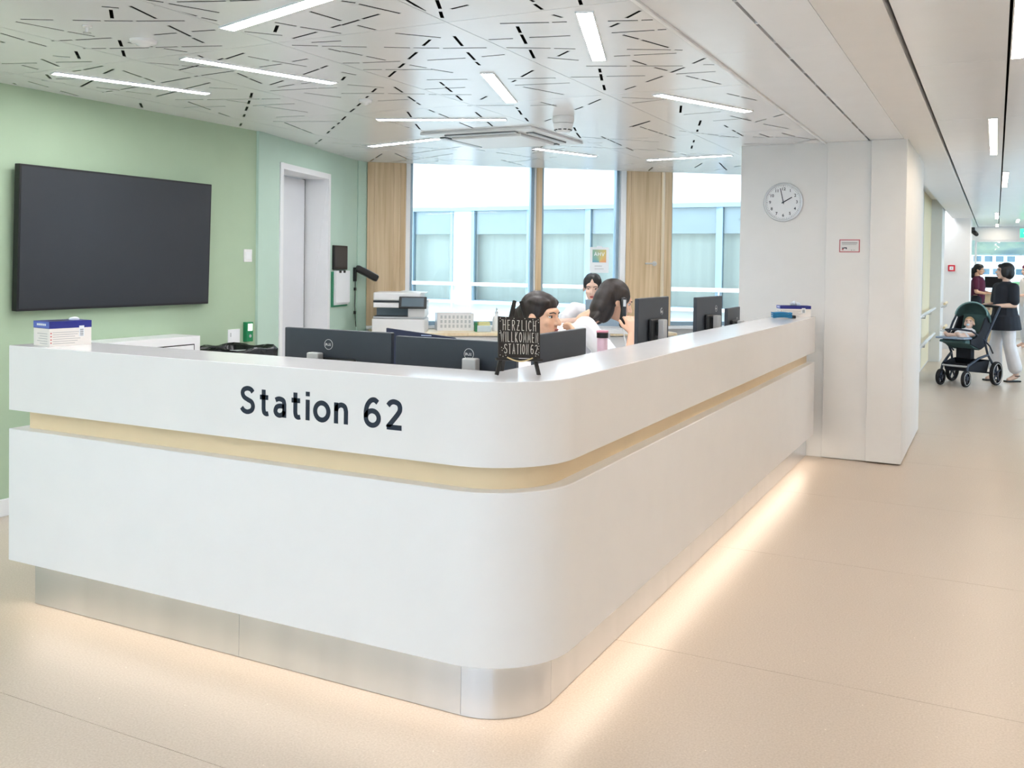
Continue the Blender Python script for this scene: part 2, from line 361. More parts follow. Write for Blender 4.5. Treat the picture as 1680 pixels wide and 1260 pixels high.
# corridor walls
struct(MB().box(-1.25, -.968, 9.6, 15.25, 0, 2.75).build('wall_corridor', M_WALL))
M_WOODC = wood('lit pale larch', (242, 226, 186), (250, 240, 212))  # larch colour raised so the planks look brightly lit
wp = struct(MB().box(-1.2, -.985, 15.25, 17.0, 0, 2.75).build('wall_wood', M_WOODC))
for i in range(5):
    MB().box(-.985, -.965, 15.255+i*.35, 15.255+i*.35+.344, .02, 2.72).build('plank', M_WOODC, wp, bevel=.002)
struct(MB().box(-1.2, -.80, 17.0, 17.9, 0, 2.75).build('wall_pier', M_WALL))
struct(MB().box(-1.6, -.445, 19.85, 20.2, 0, 2.75).build('wall_alarm', M_WALL))
struct(MB().box(-1.75, -1.6, 20.2, 24.2, 0, 2.75).build('wall_far', M_WALL))
struct(MB().box(-1.6, -1.3, 17.9, 19.85, 0, 2.75).build('wall_niche', M_WALL))
wr = MB(); wr.box(2.2, 2.4, -4, 9.0, 0, H_C+.3); wr.box(2.2, 2.4, 9.0, 24.2, 0, .35); wr.box(2.2, 2.4, 9.0, 24.2, 2.35, H_C+.3)
for k in range(6): wr.box(2.2, 2.4, 9.0+k*2.6+2.3, 9.0+k*2.6+2.6, .35, 2.35)
struct(wr.build('wall_right', M_WALL))
for k in range(6):  # unseen windows, added to let daylight into the corridor
    a = 9.0+k*2.6; w = sempty('window_%d' % (20+k)); f = MB()
    f.box(2.26, 2.34, a, a+.05, .35, 2.35); f.box(2.26, 2.34, a+2.25, a+2.3, .35, 2.35); f.box(2.26, 2.34, a+.05, a+2.25, .35, .4); f.box(2.26, 2.34, a+.05, a+2.25, 2.3, 2.35)
    f.build('window_frame', M_ALU, w); MB().box(2.295, 2.305, a+.05, a+2.25, .4, 2.3).build('pane', M_GLASS, w)
struct(MB().box(-.60, -.445, 20.2, 21.3, 0, H_C+.2).build('wall_jamb', M_WALL))
# rear wall: a row of tall windows
we = MB()
RW = [(-5.2+i*1.25, -5.2+(i+1)*1.25) for i in range(6)]
we.box(-5.4, 2.4, -4.2, -4, 0, .25); we.box(-5.4, 2.4, -4.2, -4, 2.4, H_C+.3)
we.box(-5.4, -5.2, -4.2, -4, .25, 2.4); we.box(2.3, 2.4, -4.2, -4, .25, 2.4)
struct(we.build('wall_rear', M_WALL))
for i, (a, b) in enumerate(RW):
    w = sempty('window_%d' % (10+i)); f = MB()
    f.box(a, a+.05, -4.15, -4.05, .25, 2.4); f.box(b-.05, b, -4.15, -4.05, .25, 2.4); f.box(a+.05, b-.05, -4.15, -4.05, .25, .3); f.box(a+.05, b-.05, -4.15, -4.05, 2.35, 2.4)
    f.build('window_frame', M_ALU, w); MB().box(a+.05, b-.05, -4.11, -4.10, .3, 2.35).build('pane', M_GLASS, w)
# ------------------------------------------------------------------ window wall behind the desk
u2 = (B2-A2).normalized(); L2 = (B2-A2).length
M2 = frame_at(A2, u2, (0, 0, 1))               # x along, y up, z = towards the room
SILL = .87; TOP = 2.56
ww = MB(); wbox(M2, -.1, L2+.2, 0, SILL, -.22, -.02, ww); wbox(M2, -.1, L2+.2, TOP, TOP+.3, -.22, 0, ww)
struct(ww.build('wall_window', M_WALL))
struct(wbox(M2, 0, L2, SILL-.03, SILL, -.02, .06).build('trim_2', M_FRAME, bevel=.004))
def planks(name, xs, z0, z1):
    p = struct(wbox(M2, xs[0], xs[-1], SILL, TOP, z0, z1-.008).build(name, M_WOOD))
    for a, b in zip(xs, xs[1:]): wbox(M2, a+.001, b-.001, SILL, TOP, z1-.008, z1).build('plank', M_WOOD, p, bevel=.0015)
planks('trim_3', (0, .07, .26, .33, .385), -.15, 0.02)
def window(n, a, b, dl=.03, dr_=.03):
    w = sempty('window_%d' % n); f = MB()
    wbox(M2, a, a+dl, SILL, TOP, -.16, -.06, f); wbox(M2, b-dr_, b, SILL, TOP, -.16, -.06, f)
    wbox(M2, a+dl, b-dr_, SILL, SILL+.04, -.16, -.06, f); wbox(M2, a+dl, b-dr_, TOP-.03, TOP, -.16, -.06, f)
    f.build('window_frame', M_ALU, w); wbox(M2, a+dl, b-dr_, SILL+.04, TOP-.03, -.115, -.105).build('pane', M_GLASS, w)
    return w
window(1, .43, 1.715); window(2, 1.79, 2.64); window(3, 3.205, 4.72)
struct(wbox(M2, .385, .43, SILL, TOP, -.16, 0).build('trim_4', M_FRAME, bevel=.003))
struct(wbox(M2, 1.715, 1.73, SILL, TOP, -.16, -.02).build('trim_5', M_FRAME)); struct(wbox(M2, 1.73, 1.79, SILL, TOP, -.16, .0).build('trim_6', M_WOOD, bevel=.003))
struct(wbox(M2, 2.64, 2.70, SILL, TOP, -.16, 0).build('trim_7', M_FRAME, bevel=.003)); struct(wbox(M2, 2.70, 2.745, SILL, TOP, -.16, .01).build('trim_8', M_WOOD, bevel=.003))
struct(wbox(M2, 3.125, 3.205, SILL, TOP, -.16, .01).build('trim_9', M_WOOD, bevel=.003))
d2 = sempty('door_2')
wbox(M2, 2.75, 3.085, SILL, TOP, -.05, -.005).build('flap', M_WOOD, d2, bevel=.002)
wbox(M2, 3.085, 3.125, SILL, TOP, -.16, -.12).build('dark_gap', mat('gap shadow', (70, 50, 36), .6), d2)  # dark strip painted as the shadow of the slightly open flap
h = MB(); h.lathe([(.026, 0), (.026, .008), (.012, .010), (.010, .05)], 16, (0, 0, 0), None)
h.v = [M2 @ (Vector((3.02, 1.53, -.005))+v) for v in h.v]
h.tube([M2 @ Vector(p) for p in ((3.02, 1.53, .045), (3.0, 1.53, .052), (2.90, 1.53, .052))], .009); h.build('door_handle', M_SILV, d2, smooth='auto')
# ------------------------------------------------------------------ ceiling: perforated metal panels over the lobby
ceil = sempty('ceiling')
MB().prism([(-6.2, -4.2), (2.6, -4.2), (2.6, 24.3), (-1.7, 24.3), (-1.7, 10.9), (-5.75, 7.75), (-6.2, 7.6)], H_C+.26, H_C+.34).build('ceiling_slab', M_BLACK, ceil)
DASH = []
def dz(s, ox, oy, k):
    for t in s.split(';'):
        a = [float(v) for v in t.split(',')]; DASH.append((ox+a[0]*k, oy+a[1]*k, ox+a[2]*k, oy+a[3]*k))
dz('500,33,585,40;545,48,552,92;640,30,770,93;720,0,805,12;830,18,1080,63;760,25,970,80;990,87,1068,103;870,10,1112,6;1130,5,1278,0;100,95,263,99;77,107,315,152;333,156,467,180;357,100,497,103;513,103,655,104;670,104,910,103;0,163,122,199;138,204,230,229;0,203,22,211;253,202,357,198;373,197,550,187;757,172,870,163;943,156,1060,148;828,126,940,180;948,187,1005,212;587,198,599,230;603,248,615,285;628,209,752,231;373,252,391,290;410,239,523,239;540,239,735,236;765,234,875,231;893,231,1093,226;805,239,922,256;260,275,345,282;10,314,182,311;203,291,290,327;107,321,190,342;275,307,453,304;975,273,1003,285;1070,297,1100,287;1110,291,1202,261;715,308,880,322;895,324,1095,335;873,347,980,322;357,352,398,346;412,344,507,325;510,363,560,340;605,348,697,380;710,384,760,402;392,430,457,396;228,367,250,388;65,409,80,417;138,401,240,430;297,448,388,473;205,394,320,411;275,388,400,390;793,408,938,381;957,377,1153,349;770,475,868,450;880,446,1035,407;505,455,555,447;595,441,678,426;475,430,590,445;620,450,745,465;1167,360,1220,382;1228,387,1290,412;1220,278,1325,298;1340,300,1510,328;1275,331,1388,315;1437,304,1515,290;1490,368,1570,340;1578,337,1613,323;1328,418,1395,397;1365,430,1450,416;1480,412,1535,407;1330,447,1560,435;1567,434,1660,432;1352,110,1460,130;1477,133,1680,165;1366,125,1352,160;1203,156,1390,175;1440,190,1560,158;1437,223,1565,226;1585,228,1680,228;1533,209,1680,202;1615,240,1680,255;1525,57,1680,103;1630,137,1680,122;690,508,700,530;1240,457,1233,482;1228,495,1222,512;1218,525,1209,545;1205,562,1199,575;1188,607,1182,620;862,492,1000,491;1020,491,1278,488;1290,487,1380,486;925,501,1037,541;1075,555,1135,577;1030,432,1168,439;1115,493,1220,507;1300,523,1515,553;1497,457,1680,480;1400,603,1480,635;1485,637,1545,660;1672,603,1660,612;1647,622,1632,635;1622,645,1610,657;1583,685,1568,697;1560,703,1553,709;1345,598,1660,597;890,530,1110,523;1245,520,1450,510;1360,577,1500,570', 0, 0, 1/3)
dz('0,5,70,15;85,20,290,67;320,0,412,55;470,0,487,45;487,57,498,90;540,45,625,25;0,125,90,98;103,94,188,70;78,125,175,149;0,230,125,232;265,164,490,186;210,233,338,236;355,236,482,237;500,238,715,235;438,195,402,226;372,257,330,292;310,313,282,335;267,350,232,380;172,436,150,455;133,473,120,483;95,508,78,523;65,535,42,552;22,573,2,592;18,378,2,396;0,252,105,273;122,277,220,297;0,311,90,310;105,309,290,302;0,355,75,370;92,343,200,343;218,343,460,342;555,178,597,228;620,257,658,297;662,305,682,322;260,428,303,456;328,475,365,500;370,505,390,517;325,550,345,578;365,610,388,638;485,404,508,422;512,427,545,453;565,470,595,495;660,552,692,578;718,600,745,622;930,0,950,10;950,20,995,52;1040,73,1088,87;780,116,1022,111;1037,110,1110,108;866,130,882,163;886,170,910,217;928,245,950,288;720,196,845,190;925,185,1127,176;812,235,1030,238;1047,239,1152,241;690,279,805,269;423,297,612,286;1015,284,1168,297;1065,278,1120,251;1172,0,1182,27;1312,104,1460,101;1477,100,1533,98;1402,90,1472,53;1322,134,1367,114;1330,162,1542,149;1557,147,1600,145;1385,172,1465,193;1478,197,1612,235;1405,243,1622,246;1640,246,1680,247;1342,277,1422,273;1440,272,1650,262;1433,298,1503,320;1540,332,1605,348;1205,325,1405,326;1420,325,1680,325;1620,357,1680,335;1500,404,1583,375;1395,442,1450,424;1270,338,1275,358;1276,365,1283,397;1290,418,1297,445;1305,376,1495,373;1128,380,1292,378;885,379,945,346;840,404,860,394;820,388,1055,384;855,420,1125,408;895,428,1095,466;980,503,1060,523;1150,540,1190,525;1215,515,1277,488;860,528,870,537;873,543,888,565;905,580,920,598;1145,627,1155,645;1158,655,1178,680;685,490,717,474;335,320,420,335;440,340,550,358;420,393,620,390;395,440,610,430;30,417,210,432;430,540,460,553;480,560,530,580;580,603,650,632;262,605,335,630;265,755,330,785;140,795,160,782;168,778,200,757;1000,597,1035,585;1430,508,1590,490;1430,625,1520,597;0,460,210,460;230,461,410,463;180,497,330,490;620,520,850,518;930,520,1060,516;430,465,640,466;1380,480,1560,488', 560, 0, 1/3)
dz('337,258,387,236;250,294,305,273;310,308,362,320;372,322,452,342;380,262,425,262;270,300,430,290;475,379,527,391;533,393,597,407;290,428,287,458;370,488,362,510;357,525,355,535;343,568,340,578;335,590,332,603;490,470,575,490;590,495,635,483;665,474,705,463;625,503,725,522;700,540,750,553;760,556,850,570;608,543,648,556;80,515,165,490;445,660,475,690;345,680,375,662;300,465,450,452;420,490,560,480', 1000, 0, .4047)
SEG = []
for x0, y0, x1, y1 in DASH:
    p, q = atz(x0, y0, H_C), atz(x1, y1, H_C); SEG.append(((p.x, p.y), (q.x, q.y)))
near = [((a[0]+b[0])/2, (a[1]+b[1])/2) for a, b in SEG]
def crack(cx, cy, ang, total):
    x = -total/2
    while x < total/2:
        l = random.uniform(.09, .24); p = (cx+math.cos(ang)*x, cy+math.sin(ang)*x); q = (cx+math.cos(ang)*(x+l), cy+math.sin(ang)*(x+l))
        SEG.append((p, q)); x += l+random.choice((.016, .016, .016, .13))
for i in range(300):                             # the rest of the same pattern, beyond what can be made out singly
    cx, cy = random.uniform(-5.6, -1.4), random.uniform(-3.8, 9.6)
    if 2.35 < cy < 6.6 or (cy > 6.6 and i > 150): continue
    crack(cx, cy, random.choice((.25, .9, 1.5, 2.2, 2.8))+random.uniform(-.2, .2), random.uniform(.3, .95))
GX = [-6.6, -5.69, -4.78, -3.87, -2.96, -2.05, -1.234]; GY = [-4.0, -2.05, -.23, 1.58, 3.39, 5.20, 7.01, 8.82, 10.7]
BOUND = [(-1.234, -4), (-1.234, 10.75), (B2.x, B2.y), (A2.x, A2.y), (-5.6, 7.62), (-5.07-.05, 5.62), (-5.13, -4)]
BNDC = [[(-1.234, -4), (-1.234, 5.62), (-5.1, 5.62), (-5.13, -4)]]
Wd = .015
def slot_poly(a, b):
    dx, dy = b[0]-a[0], b[1]-a[1]; l = math.hypot(dx, dy)
    if l < .02: return None
    nx, ny = -dy/l*Wd/2, dx/l*Wd/2
    return [(a[0]-nx, a[1]-ny), (b[0]-nx, b[1]-ny), (b[0]+nx, b[1]+ny), (a[0]+nx, a[1]+ny)]
SLOTS = [p for p in (slot_poly(a, b) for a, b in SEG) if p]
def inside(p, poly):
    return all((poly[(i+1) % len(poly)][0]-poly[i][0])*(p[1]-poly[i][1])-(poly[(i+1) % len(poly)][1]-poly[i][1])*(p[0]-poly[i][0]) >= -1e-9 for i in range(len(poly)))
def panel(rect):
    g = .0015; x0, x1, y0, y1 = rect
    base = [(x0+g, y0+g), (x1-g, y0+g), (x1-g, y1-g), (x0+g, y1-g)]
    base = clip_poly(base, (B2.x, B2.y), (A2.x, A2.y))                   # window wall
    if len(base) < 3: return
    if y0 >= 5.19: base = clip_poly(base, (-5.61-.14, 7.62), (-5.07-.14, 5.62))  # door wall
    if y0 < 5.19: base = clip_poly(base, (-5.13, 10), (-5.13, -10))
    if len(base) < 3: return
    m = .012; cx = sum(p[0] for p in base)/len(base); cy = sum(p[1] for p in base)/len(base)
    inner = [(x0+m, y0+m), (x1-m, y0+m), (x1-m, y1-m), (x0+m, y1-m)]
    sl = []
    for s in SLOTS:
        if max(p[0] for p in s) < x0 or min(p[0] for p in s) > x1 or max(p[1] for p in s) < y0 or min(p[1] for p in s) > y1: continue
        c = clip_convex(s, inner)
        if len(c) >= 3 and all(inside(p, base) for p in c): sl.append(c)
    vs = [Vector(p) for p in base]; es = [(i, (i+1) % len(base)) for i in range(len(base))]
    for c in sl:
        k = len(vs); vs += [Vector(p) for p in c]; es += [(k+i, k+(i+1) % len(c)) for i in range(len(c))]
    r = mgeo.delaunay_2d_cdt(vs, es, [], 1, 1e-5)
    mb = MB(); ov = r[0]; fs = []; wall = {}
    for f in r[2]:
        c = (sum(ov[i].x for i in f)/len(f), sum(ov[i].y for i in f)/len(f))
        hole = any(inside(c, q) for q in sl)
        if not hole: fs.append(f)
    vv = [(p.x, p.y, H_C) for p in ov]; n = len(vv)
    cnt = {}
    for f in fs:
        for i in range(len(f)):
            a, b = f[i], f[(i+1) % len(f)]
            cnt[frozenset((a, b))] = cnt.get(frozenset((a, b)), 0)+1
    up = [(p.x, p.y, H_C+.0012) for p in ov]
    faces = [tuple(f) for f in fs]+[(tuple(e)[0], tuple(e)[1], tuple(e)[1]+n, tuple(e)[0]+n) for e, c in cnt.items() if c == 1]
    me = bpy.data.meshes.new('ceiling_panel'); me.from_pydata(vv+up, [], faces); me.materials.append(M_CEIL); me.update()
    if me.polygons[0].normal.z > 0:
        me.flip_normals()
    ob = bpy.data.objects.new('ceiling_panel', me); COL.objects.link(ob); ob.parent = ceil
for gx0, gx1 in zip(GX, GX[1:]):
    for gy0, gy1 in zip(GY, GY[1:]): panel((gx0, gx1, gy0, gy1))
# smooth strips between the lobby ceiling and the corridor
MB().box(-1.234, -1.216, -4, 7.83, H_C-.012, H_C+.03).build('edge_profile', M_FRAME, ceil)
YB = [-4, -1.2, 1.6, 4.4, 7.83]
for a, b in zip(YB, YB[1:]):
    MB().box(-1.215, -.901, a+.001, b-.001, H_C-.002, H_C+.03).build('strip_panel', M_CEIL, ceil)
    MB().box(-.887, -.646, a+.001, b-.001, H_C-.002, H_C+.03).build('strip_panel', M_CEIL, ceil)
yy = -4
while yy < 7.8:                                  # bridges across the black shadow gap
    MB().box(-.901, -.887, yy, yy+.012, H_C-.001, H_C+.02).build('bridge', M_CEIL, ceil); yy += .36
MB().box(-.643, -.397, -4, 9.62, H_C-.004, H_C+.05).build('beam_soffit', M_CEILM, ceil)
MB().box(-.757, -.397, 9.62, 24.2, H_C-.004, H_C+.05).build('beam_soffit', M_CEILM, ceil)
MB().box(-1.6, -.757, 9.62, 24.2, 2.66, 2.70).build('alcove_soffit', M_CEILM, ceil)
MB().box(-.77, -.757, 9.62, 24.2, H_C+.0, 2.66).build('alcove_edge', M_CEILM, ceil)
yy = -4+1.45
PY = [-4, -2.55, -.65, 1.25, 3.15, 5.05, 6.95, 8.85, 10.75, 12.65, 14.55, 16.45, 18.35, 20.25, 22.15, 24.2]
for a, b in zip(PY, PY[1:]):
    MB().box(-.377, .024, a+.0015, b-.0015, H_C, H_C+.03).build('corridor_panel', M_CEIL, ceil)
    MB().box(.036, .80, a+.0015, b-.0015, H_C, H_C+.03).build('corridor_panel', M_CEIL, ceil)
    MB().box(.803, 2.2, a+.0015, b-.0015, H_C, H_C+.03).build('corridor_panel', M_CEIL, ceil)
# ------------------------------------------------------------------ ceiling luminaires
def luminaire(p, q, w, label, group, L=None, m=None):
    p = Vector(p); q = Vector(q); d = (q-p); l = L or d.length; a = math.atan2(d.y, d.x); c = (p+q)/2
    t = thing('ceiling_light', label, 'ceiling light', (c.x, c.y, H_C-.006), a, group)
    MB().box(-l/2+.006, l/2-.006, -w/2+.006, w/2-.006, 0, .003).build('diffuser', m or M_LUM, t)
    f = MB(); f.box(-l/2, l/2, -w/2, -w/2+.006, -.001, .006); f.box(-l/2, l/2, w/2-.006, w/2, -.001, .006)
    f.box(-l/2, -l/2+.006, -w/2+.006, w/2-.006, -.001, .006); f.box(l/2-.006, l/2, -w/2+.006, w/2-.006, -.001, .006)
    f.box(-l/2+.006, l/2-.006, -w/2+.006, w/2-.006, .003, .006)
    f.build('light_frame', M_FRAME, t)
GL = 'light strips scattered over the lobby ceiling'
for p, q, s in (((-2.975, 3.09), (-2.16, 2.84), 'long light strip at the top left of the ceiling, nearest to the viewer'),
    ((-3.60, 3.44), (-3.31, 4.27), 'slanting light strip on the ceiling above the wall screen, right one of two parallel'),
    ((-4.545, 3.43), (-4.22, 4.24), 'slanting light strip on the ceiling closest to the green wall'),
    ((-1.464, 3.46), (-1.737, 4.30), 'broad bright light strip at the top middle of the ceiling'),
    ((-2.39, 4.36), (-2.675, 5.20), 'slanting bright light strip above the smoke detector side of the ceiling'),
    ((-1.772, 5.286), (-1.43, 6.089), 'light strip on the ceiling near the clock wall edge'),
    ((-3.868, 5.47), (-3.02, 5.80), 'horizontal light strip just in front of the ceiling air vent'),
    ((-4.805, 6.70), (-3.96, 6.48), 'light strip on the ceiling left of the air vent, near the wooden pillar'),
    ((-3.546, 7.336), (-3.28, 8.05), 'short-looking light strip on the ceiling behind the air vent'),
    ((-2.93, 8.507), (-2.114, 8.391), 'farthest light strip on the ceiling, in front of the right window')):
    luminaire(p, q, .075, s, GL)
for p, q in (((-4.4, .6), (-3.6, .9)), ((-2.6, .9), (-2.3, .1)), ((-3.8, -1.2), (-3.4, -2.0)), ((-2.2, -1.6), (-1.5, -1.3)), ((-4.7, -.4), (-4.5, -1.2)), ((-2.9, -.6), (-2.2, -.2)), ((-4.4, -2.6), (-3.7, -3.0)), ((-2.6, -2.6), (-2.3, -3.4))):  # extra lamps outside the frame, added to brighten the lobby
    luminaire(p, q, .075, 'fill light strip added to the lobby ceiling, unseen behind the viewer', GL, .88)
GC = 'light strips along the corridor ceiling'
for x, y0, y1, s in ((.066, 3.2, 5.03, 'large bright corridor light strip in the top right corner'), (-.04, 6.95, 9.1, 'corridor ceiling light strip second from the viewer'),
    (.066, 10.75, 12.65, 'corridor ceiling light strip in the middle distance beside the seam'), (-.01, 18.2, 20.2, 'small far corridor ceiling light above the woman'), (.36, 20.6, 21.8, 'small far corridor ceiling light beside the exit sign'),
    (.0, 22.6, 23.8, 'farthest corridor ceiling light at the end window'), (-.04, -.6, 1.2, 'added corridor light strip, unseen above the viewer')):  # the last strip is unseen, added for brightness
    luminaire((x, y0), (x, y1), .06, s, GC, None, M_LUMC)
for y0 in (-2.2, 1.4, 5.0, 8.6, 12.2, 15.8, 19.4):  # second row outside the frame, added to light the desk's long side
    luminaire((1.45, y0), (1.45, y0+1.9), .06, 'fill light strip added along the right side of the corridor, unseen', GC, None, M_LUMC)
luminaire((-1.05, 19.6), (-.77, 19.6), .10, 'wall washer light strip above the fire alarm', 'wall washer')
bpy.data.objects['ceiling_light.%03d' % (len([o for o in bpy.data.objects if o.name.startswith('ceiling_light')])-1)].location.z = 2.654
#==PART3==
# ================================================================== RECEPTION DESK
XF, YF, RAD, XL, YE = -1.25, 2.63, .30, -3.755, 7.68     # long face, front face, corner radius, left end, far end
def lpath(d, x0=XL, y1=YE, n=14, part='all', rad=None):
    r = max(RAD-d, .015); cx, cy = XF-d-r, YF+d+r; pts = []
    if part in ('all', 'front'): pts.append((x0, YF+d))
    if part in ('all', 'corner', 'front+corner'):
        for i in range(n+1):
            a = -PI/2+PI/2*i/n; pts.append((cx+r*math.cos(a), cy+r*math.sin(a)))
    if part == 'all': pts.append((XF-d, y1))
    return pts
def sweep(prof, x0=XL, y1=YE, part='all', seg=None):
    mb = MB(); paths = []
    for d, z in prof:
        if seg: p = [(seg[0], YF+d), (seg[1], YF+d)] if seg[2] == 'x' else [(XF-d, seg[0]), (XF-d, seg[1])]
        else: p = lpath(d, x0, y1, part=part)
        paths.append([(x, y, z) for x, y in p])
    k = len(paths[0]); n = len(prof)
    vs = [v for i in range(k) for v in (paths[j][i] for j in range(n))]; fs = []
    for i in range(k-1):
        for j in range(n): fs.append((i*n+j, i*n+(j+1) % n, (i+1)*n+(j+1) % n, (i+1)*n+j))
    fs += [tuple(range(n)), tuple(range((k-1)*n+n-1, (k-1)*n-1, -1))]
    return mb.add(vs, fs)
desk = thing('reception_desk', 'large white L-shaped reception desk with rounded corner and glowing base', 'reception desk', (0, 0, 0))
sweep([(0, .849), (0, 1.1225), (.0025, 1.125), (.29, 1.125), (.29, 1.085), (.03, 1.085), (.03, .849)]).build('counter_top', M_LEDGE, desk, smooth='auto')
sweep([(.055, .75), (.055, .87), (.09, .87), (.09, .75)], XL+.06, YE-.04).build('recess_band', M_BEIGE, desk, smooth='auto')
sweep([(0, .2025), (0, .7655), (.0025, .768), (.11, .768), (.11, .2), (.0025, .2)]).build('lower_panel', M_WHITE, desk, smooth='auto')
kp = [(.075, 0.002), (.075, .2), (.09, .2), (.09, 0.002)]
for a, b in ((XL+.07, -2.5205), (-2.5195, XF-RAD-.001)): sweep(kp, seg=(a, b, 'x')).build('kick_plate', M_STEEL, desk)
sweep(kp, part='corner').build('kick_plate', M_STEEL, desk, smooth='auto')
for a, b in ((YF+RAD+.001, 4.6), (4.601, 6.3), (6.301, 7.82)): sweep(kp, seg=(a, b, 'y')).build('kick_plate', M_STEEL, desk)
MB().box(XL+.07, XL+.085, YF+.09, YF+.29, .002, .2).build('kick_plate', M_STEEL, desk)
sweep([(.035, .193), (.035, .1995), (.062, .1995), (.062, .193)], XL+.03, YE-.01).build('led_strip', M_LED, desk)
sweep([(.11, .71), (.11, .745), (.86, .745), (.86, .71)]).build('worktop', M_PLAST, desk)
MB().box(XL, XL+.03, YF+.11, YF+.86, .2, .71).build('end_panel', M_WHITE, desk)
MB().box(XF-.86, XF-.11, YE-.03, YE, .0, .71).build('end_panel', M_WHITE, desk)
back = sweep([(.09, .0), (.09, .85), (.11, .85), (.11, .0)], XL+.12, YE-.04).build('inner_panel', M_WHITE, desk)
strokes('letter', 'Station 62', .1005, 1.05, .0172, .33, M_NAVY, desk, frame_at((-2.445, YF, .9435), (1, 0, 0), (0, 0, 1)), width=.698, t=(-.0002, .0012), space=.5)
# ================================================================== MONITORS
def logo(parent, M, r=.021, m=None):
    m = m or mat('logo silver', (225, 225, 225), .4)
    b = MB(); n = 28
    b.tube([M @ Vector((r*math.cos(2*PI*i/n), r*math.sin(2*PI*i/n), 0)) for i in range(n)], r*.055, 6, True)
    b.build('logo_ring', m, parent, smooth=True)
    for ch, x, rot in (('D', -.68, 0), ('E', -.27, .6), ('L', .13, 0), ('L', .43, 0)):
        strokes('logo_letter', ch, r*.50, .64, r*.10, .1, m, parent, M @ Matrix.Translation((x*r, -r*.26, 0)) @ (Matrix.Translation((r*.1, r*.2, 0)) @ Matrix.Rotation(rot, 4, 'Z') @ Matrix.Translation((-r*.1, -r*.2, 0))), t=(-.0003, .0006))
def monitor(loc, rotz, label, w=.555, h=.335, zc=1.05, tilt=.0, lx=.5, lz=.72, stand=True, cx=0, ct=None):
    # local: back of the screen faces -y ; logo on the back
    t = thing('computer_monitor', label, 'monitor', loc, rotz, 'computer monitors on the desk')
    T = Matrix.Translation((0, 0, zc)) @ Matrix.Rotation(tilt, 4, 'X')
    MB().box(-w/2, w/2, -.012, .012, -h/2, h/2, T).build('housing', M_DGREY, t, bevel=.004)
    MB().box(-w/2+.008, w/2-.008, .012, .0135, -h/2+.012, h/2-.008, T).build('screen', mat('lit screen', (200, 215, 230), .3, emit=.6), t)
    MB().box(-.11, .11, -.032, -.012, -h/2+.05, .05, T).build('rear_hump', M_BLK, t, bevel=.008)
    if stand:
        MB().box(cx-.03, cx+.03, -.085, -.045, .755, ct or zc+.045).build('stand_column', M_SILV, t, bevel=.006)
        MB().box(cx-.028, cx+.028, -.05, -.03, zc-.05, zc+.03).build('bracket', M_BLK, t)
        MB().box(cx-.12, cx+.12, -.15, .06, .7455, .757).build('stand_base', M_SILV, t, bevel=.004)
    logo(t, T @ frame_at((lx, -.0125, lz), (1, 0, 0), (0, 0, 1)))
    return t
monitor((-2.463, 3.22, 0), 0, 'black monitor back with round logo, leftmost on the desk behind the front counter', zc=1.048, lx=-.04, lz=.104, cx=-.07, ct=1.121)
monitor((-1.885, 3.21, 0), -.02, 'black monitor back with round logo right behind the chalkboard sign', zc=1.037, lx=.07, lz=.113, cx=.11, ct=1.141)
monitor((-1.73, 3.87, 0), PI/2, 'black monitor in front of the smiling nurse at the desk corner', zc=1.035, h=.34, lx=.0, lz=-.1, w=.55)
monitor((-1.80, 5.35, 0), PI/2, 'black monitor with silver stand beside the nurse on the telephone', zc=1.145, lx=.14, lz=.085, h=.345)
monitor((-1.77, 6.46, 0), PI/2-.05, 'black monitor at the far end of the long counter', zc=1.125, lx=.14, lz=.085, h=.345)
monitor((-1.76, 7.10, 0), PI/2, 'small dark screen half hidden behind the farthest monitor stand', zc=1.06, w=.38, h=.28, lx=.1, lz=.04)
# ================================================================== CHALKBOARD EASEL
ez = thing('chalkboard_sign', 'small black chalkboard easel with white handwritten welcome text on the counter corner', 'sign', (-1.43, 2.855, 1.126), math.radians(50))
# local: x along the board, -y towards the viewer
lean = .16; Te = Matrix.Rotation(-lean, 4, 'X') @ Matrix.Rotation(math.radians(3), 4, 'Y')
M_CHB = mat('chalkboard black', (36, 31, 30), .55, var=.25, scale=20)
M_BWD = mat('black stained wood', (26, 24, 24), .5, var=.3, scale=20)
M_CHALK = mat('chalk white', (238, 236, 228), .9)
for s in (-1, 1):
    g = MB(); g.box(-.006, .006, -.005, .005, 0, .262, Te @ Matrix.Translation((s*.078, 0, 0)) @ Matrix.Rotation(-s*.255, 4, 'Y')); g.build('leg', M_BWD, ez, bevel=.001)
g = MB(); g.box(-.006, .006, -.005, .005, 0, .262, Matrix.Translation((0, .145, 0)) @ Matrix.Rotation(.40, 4, 'X')); g.build('rear_leg', M_BWD, ez, bevel=.001)
g = MB(); g.box(-.085, .085, -.016, -.004, .048, .056, Te); g.build('crossbar', M_BWD, ez)
board = MB().box(-.077, .077, -.013, -.006, .058, .196, Te).build('board', M_CHB, ez, bevel=.001)
for s, yy_, sz, sx, w in (('HERZLICH', .168, .048, .62, .120), ('WILLKOMMEN', .128, .046, .5, .136), ('STATION 62', .088, .046, .56, .122)):
    ox = -w/2+(.006 if s[0] == 'S' else 0)
    strokes('handwriting', s, sz*.76, .5, .0017, .2, M_CHALK, board, Te @ frame_at((ox, -.0132, yy_-sz*.38), (1, 0, 0), (0, 0, 1)), width=w, t=(0, .0005), joined=True, space=.10)
dots = MB()
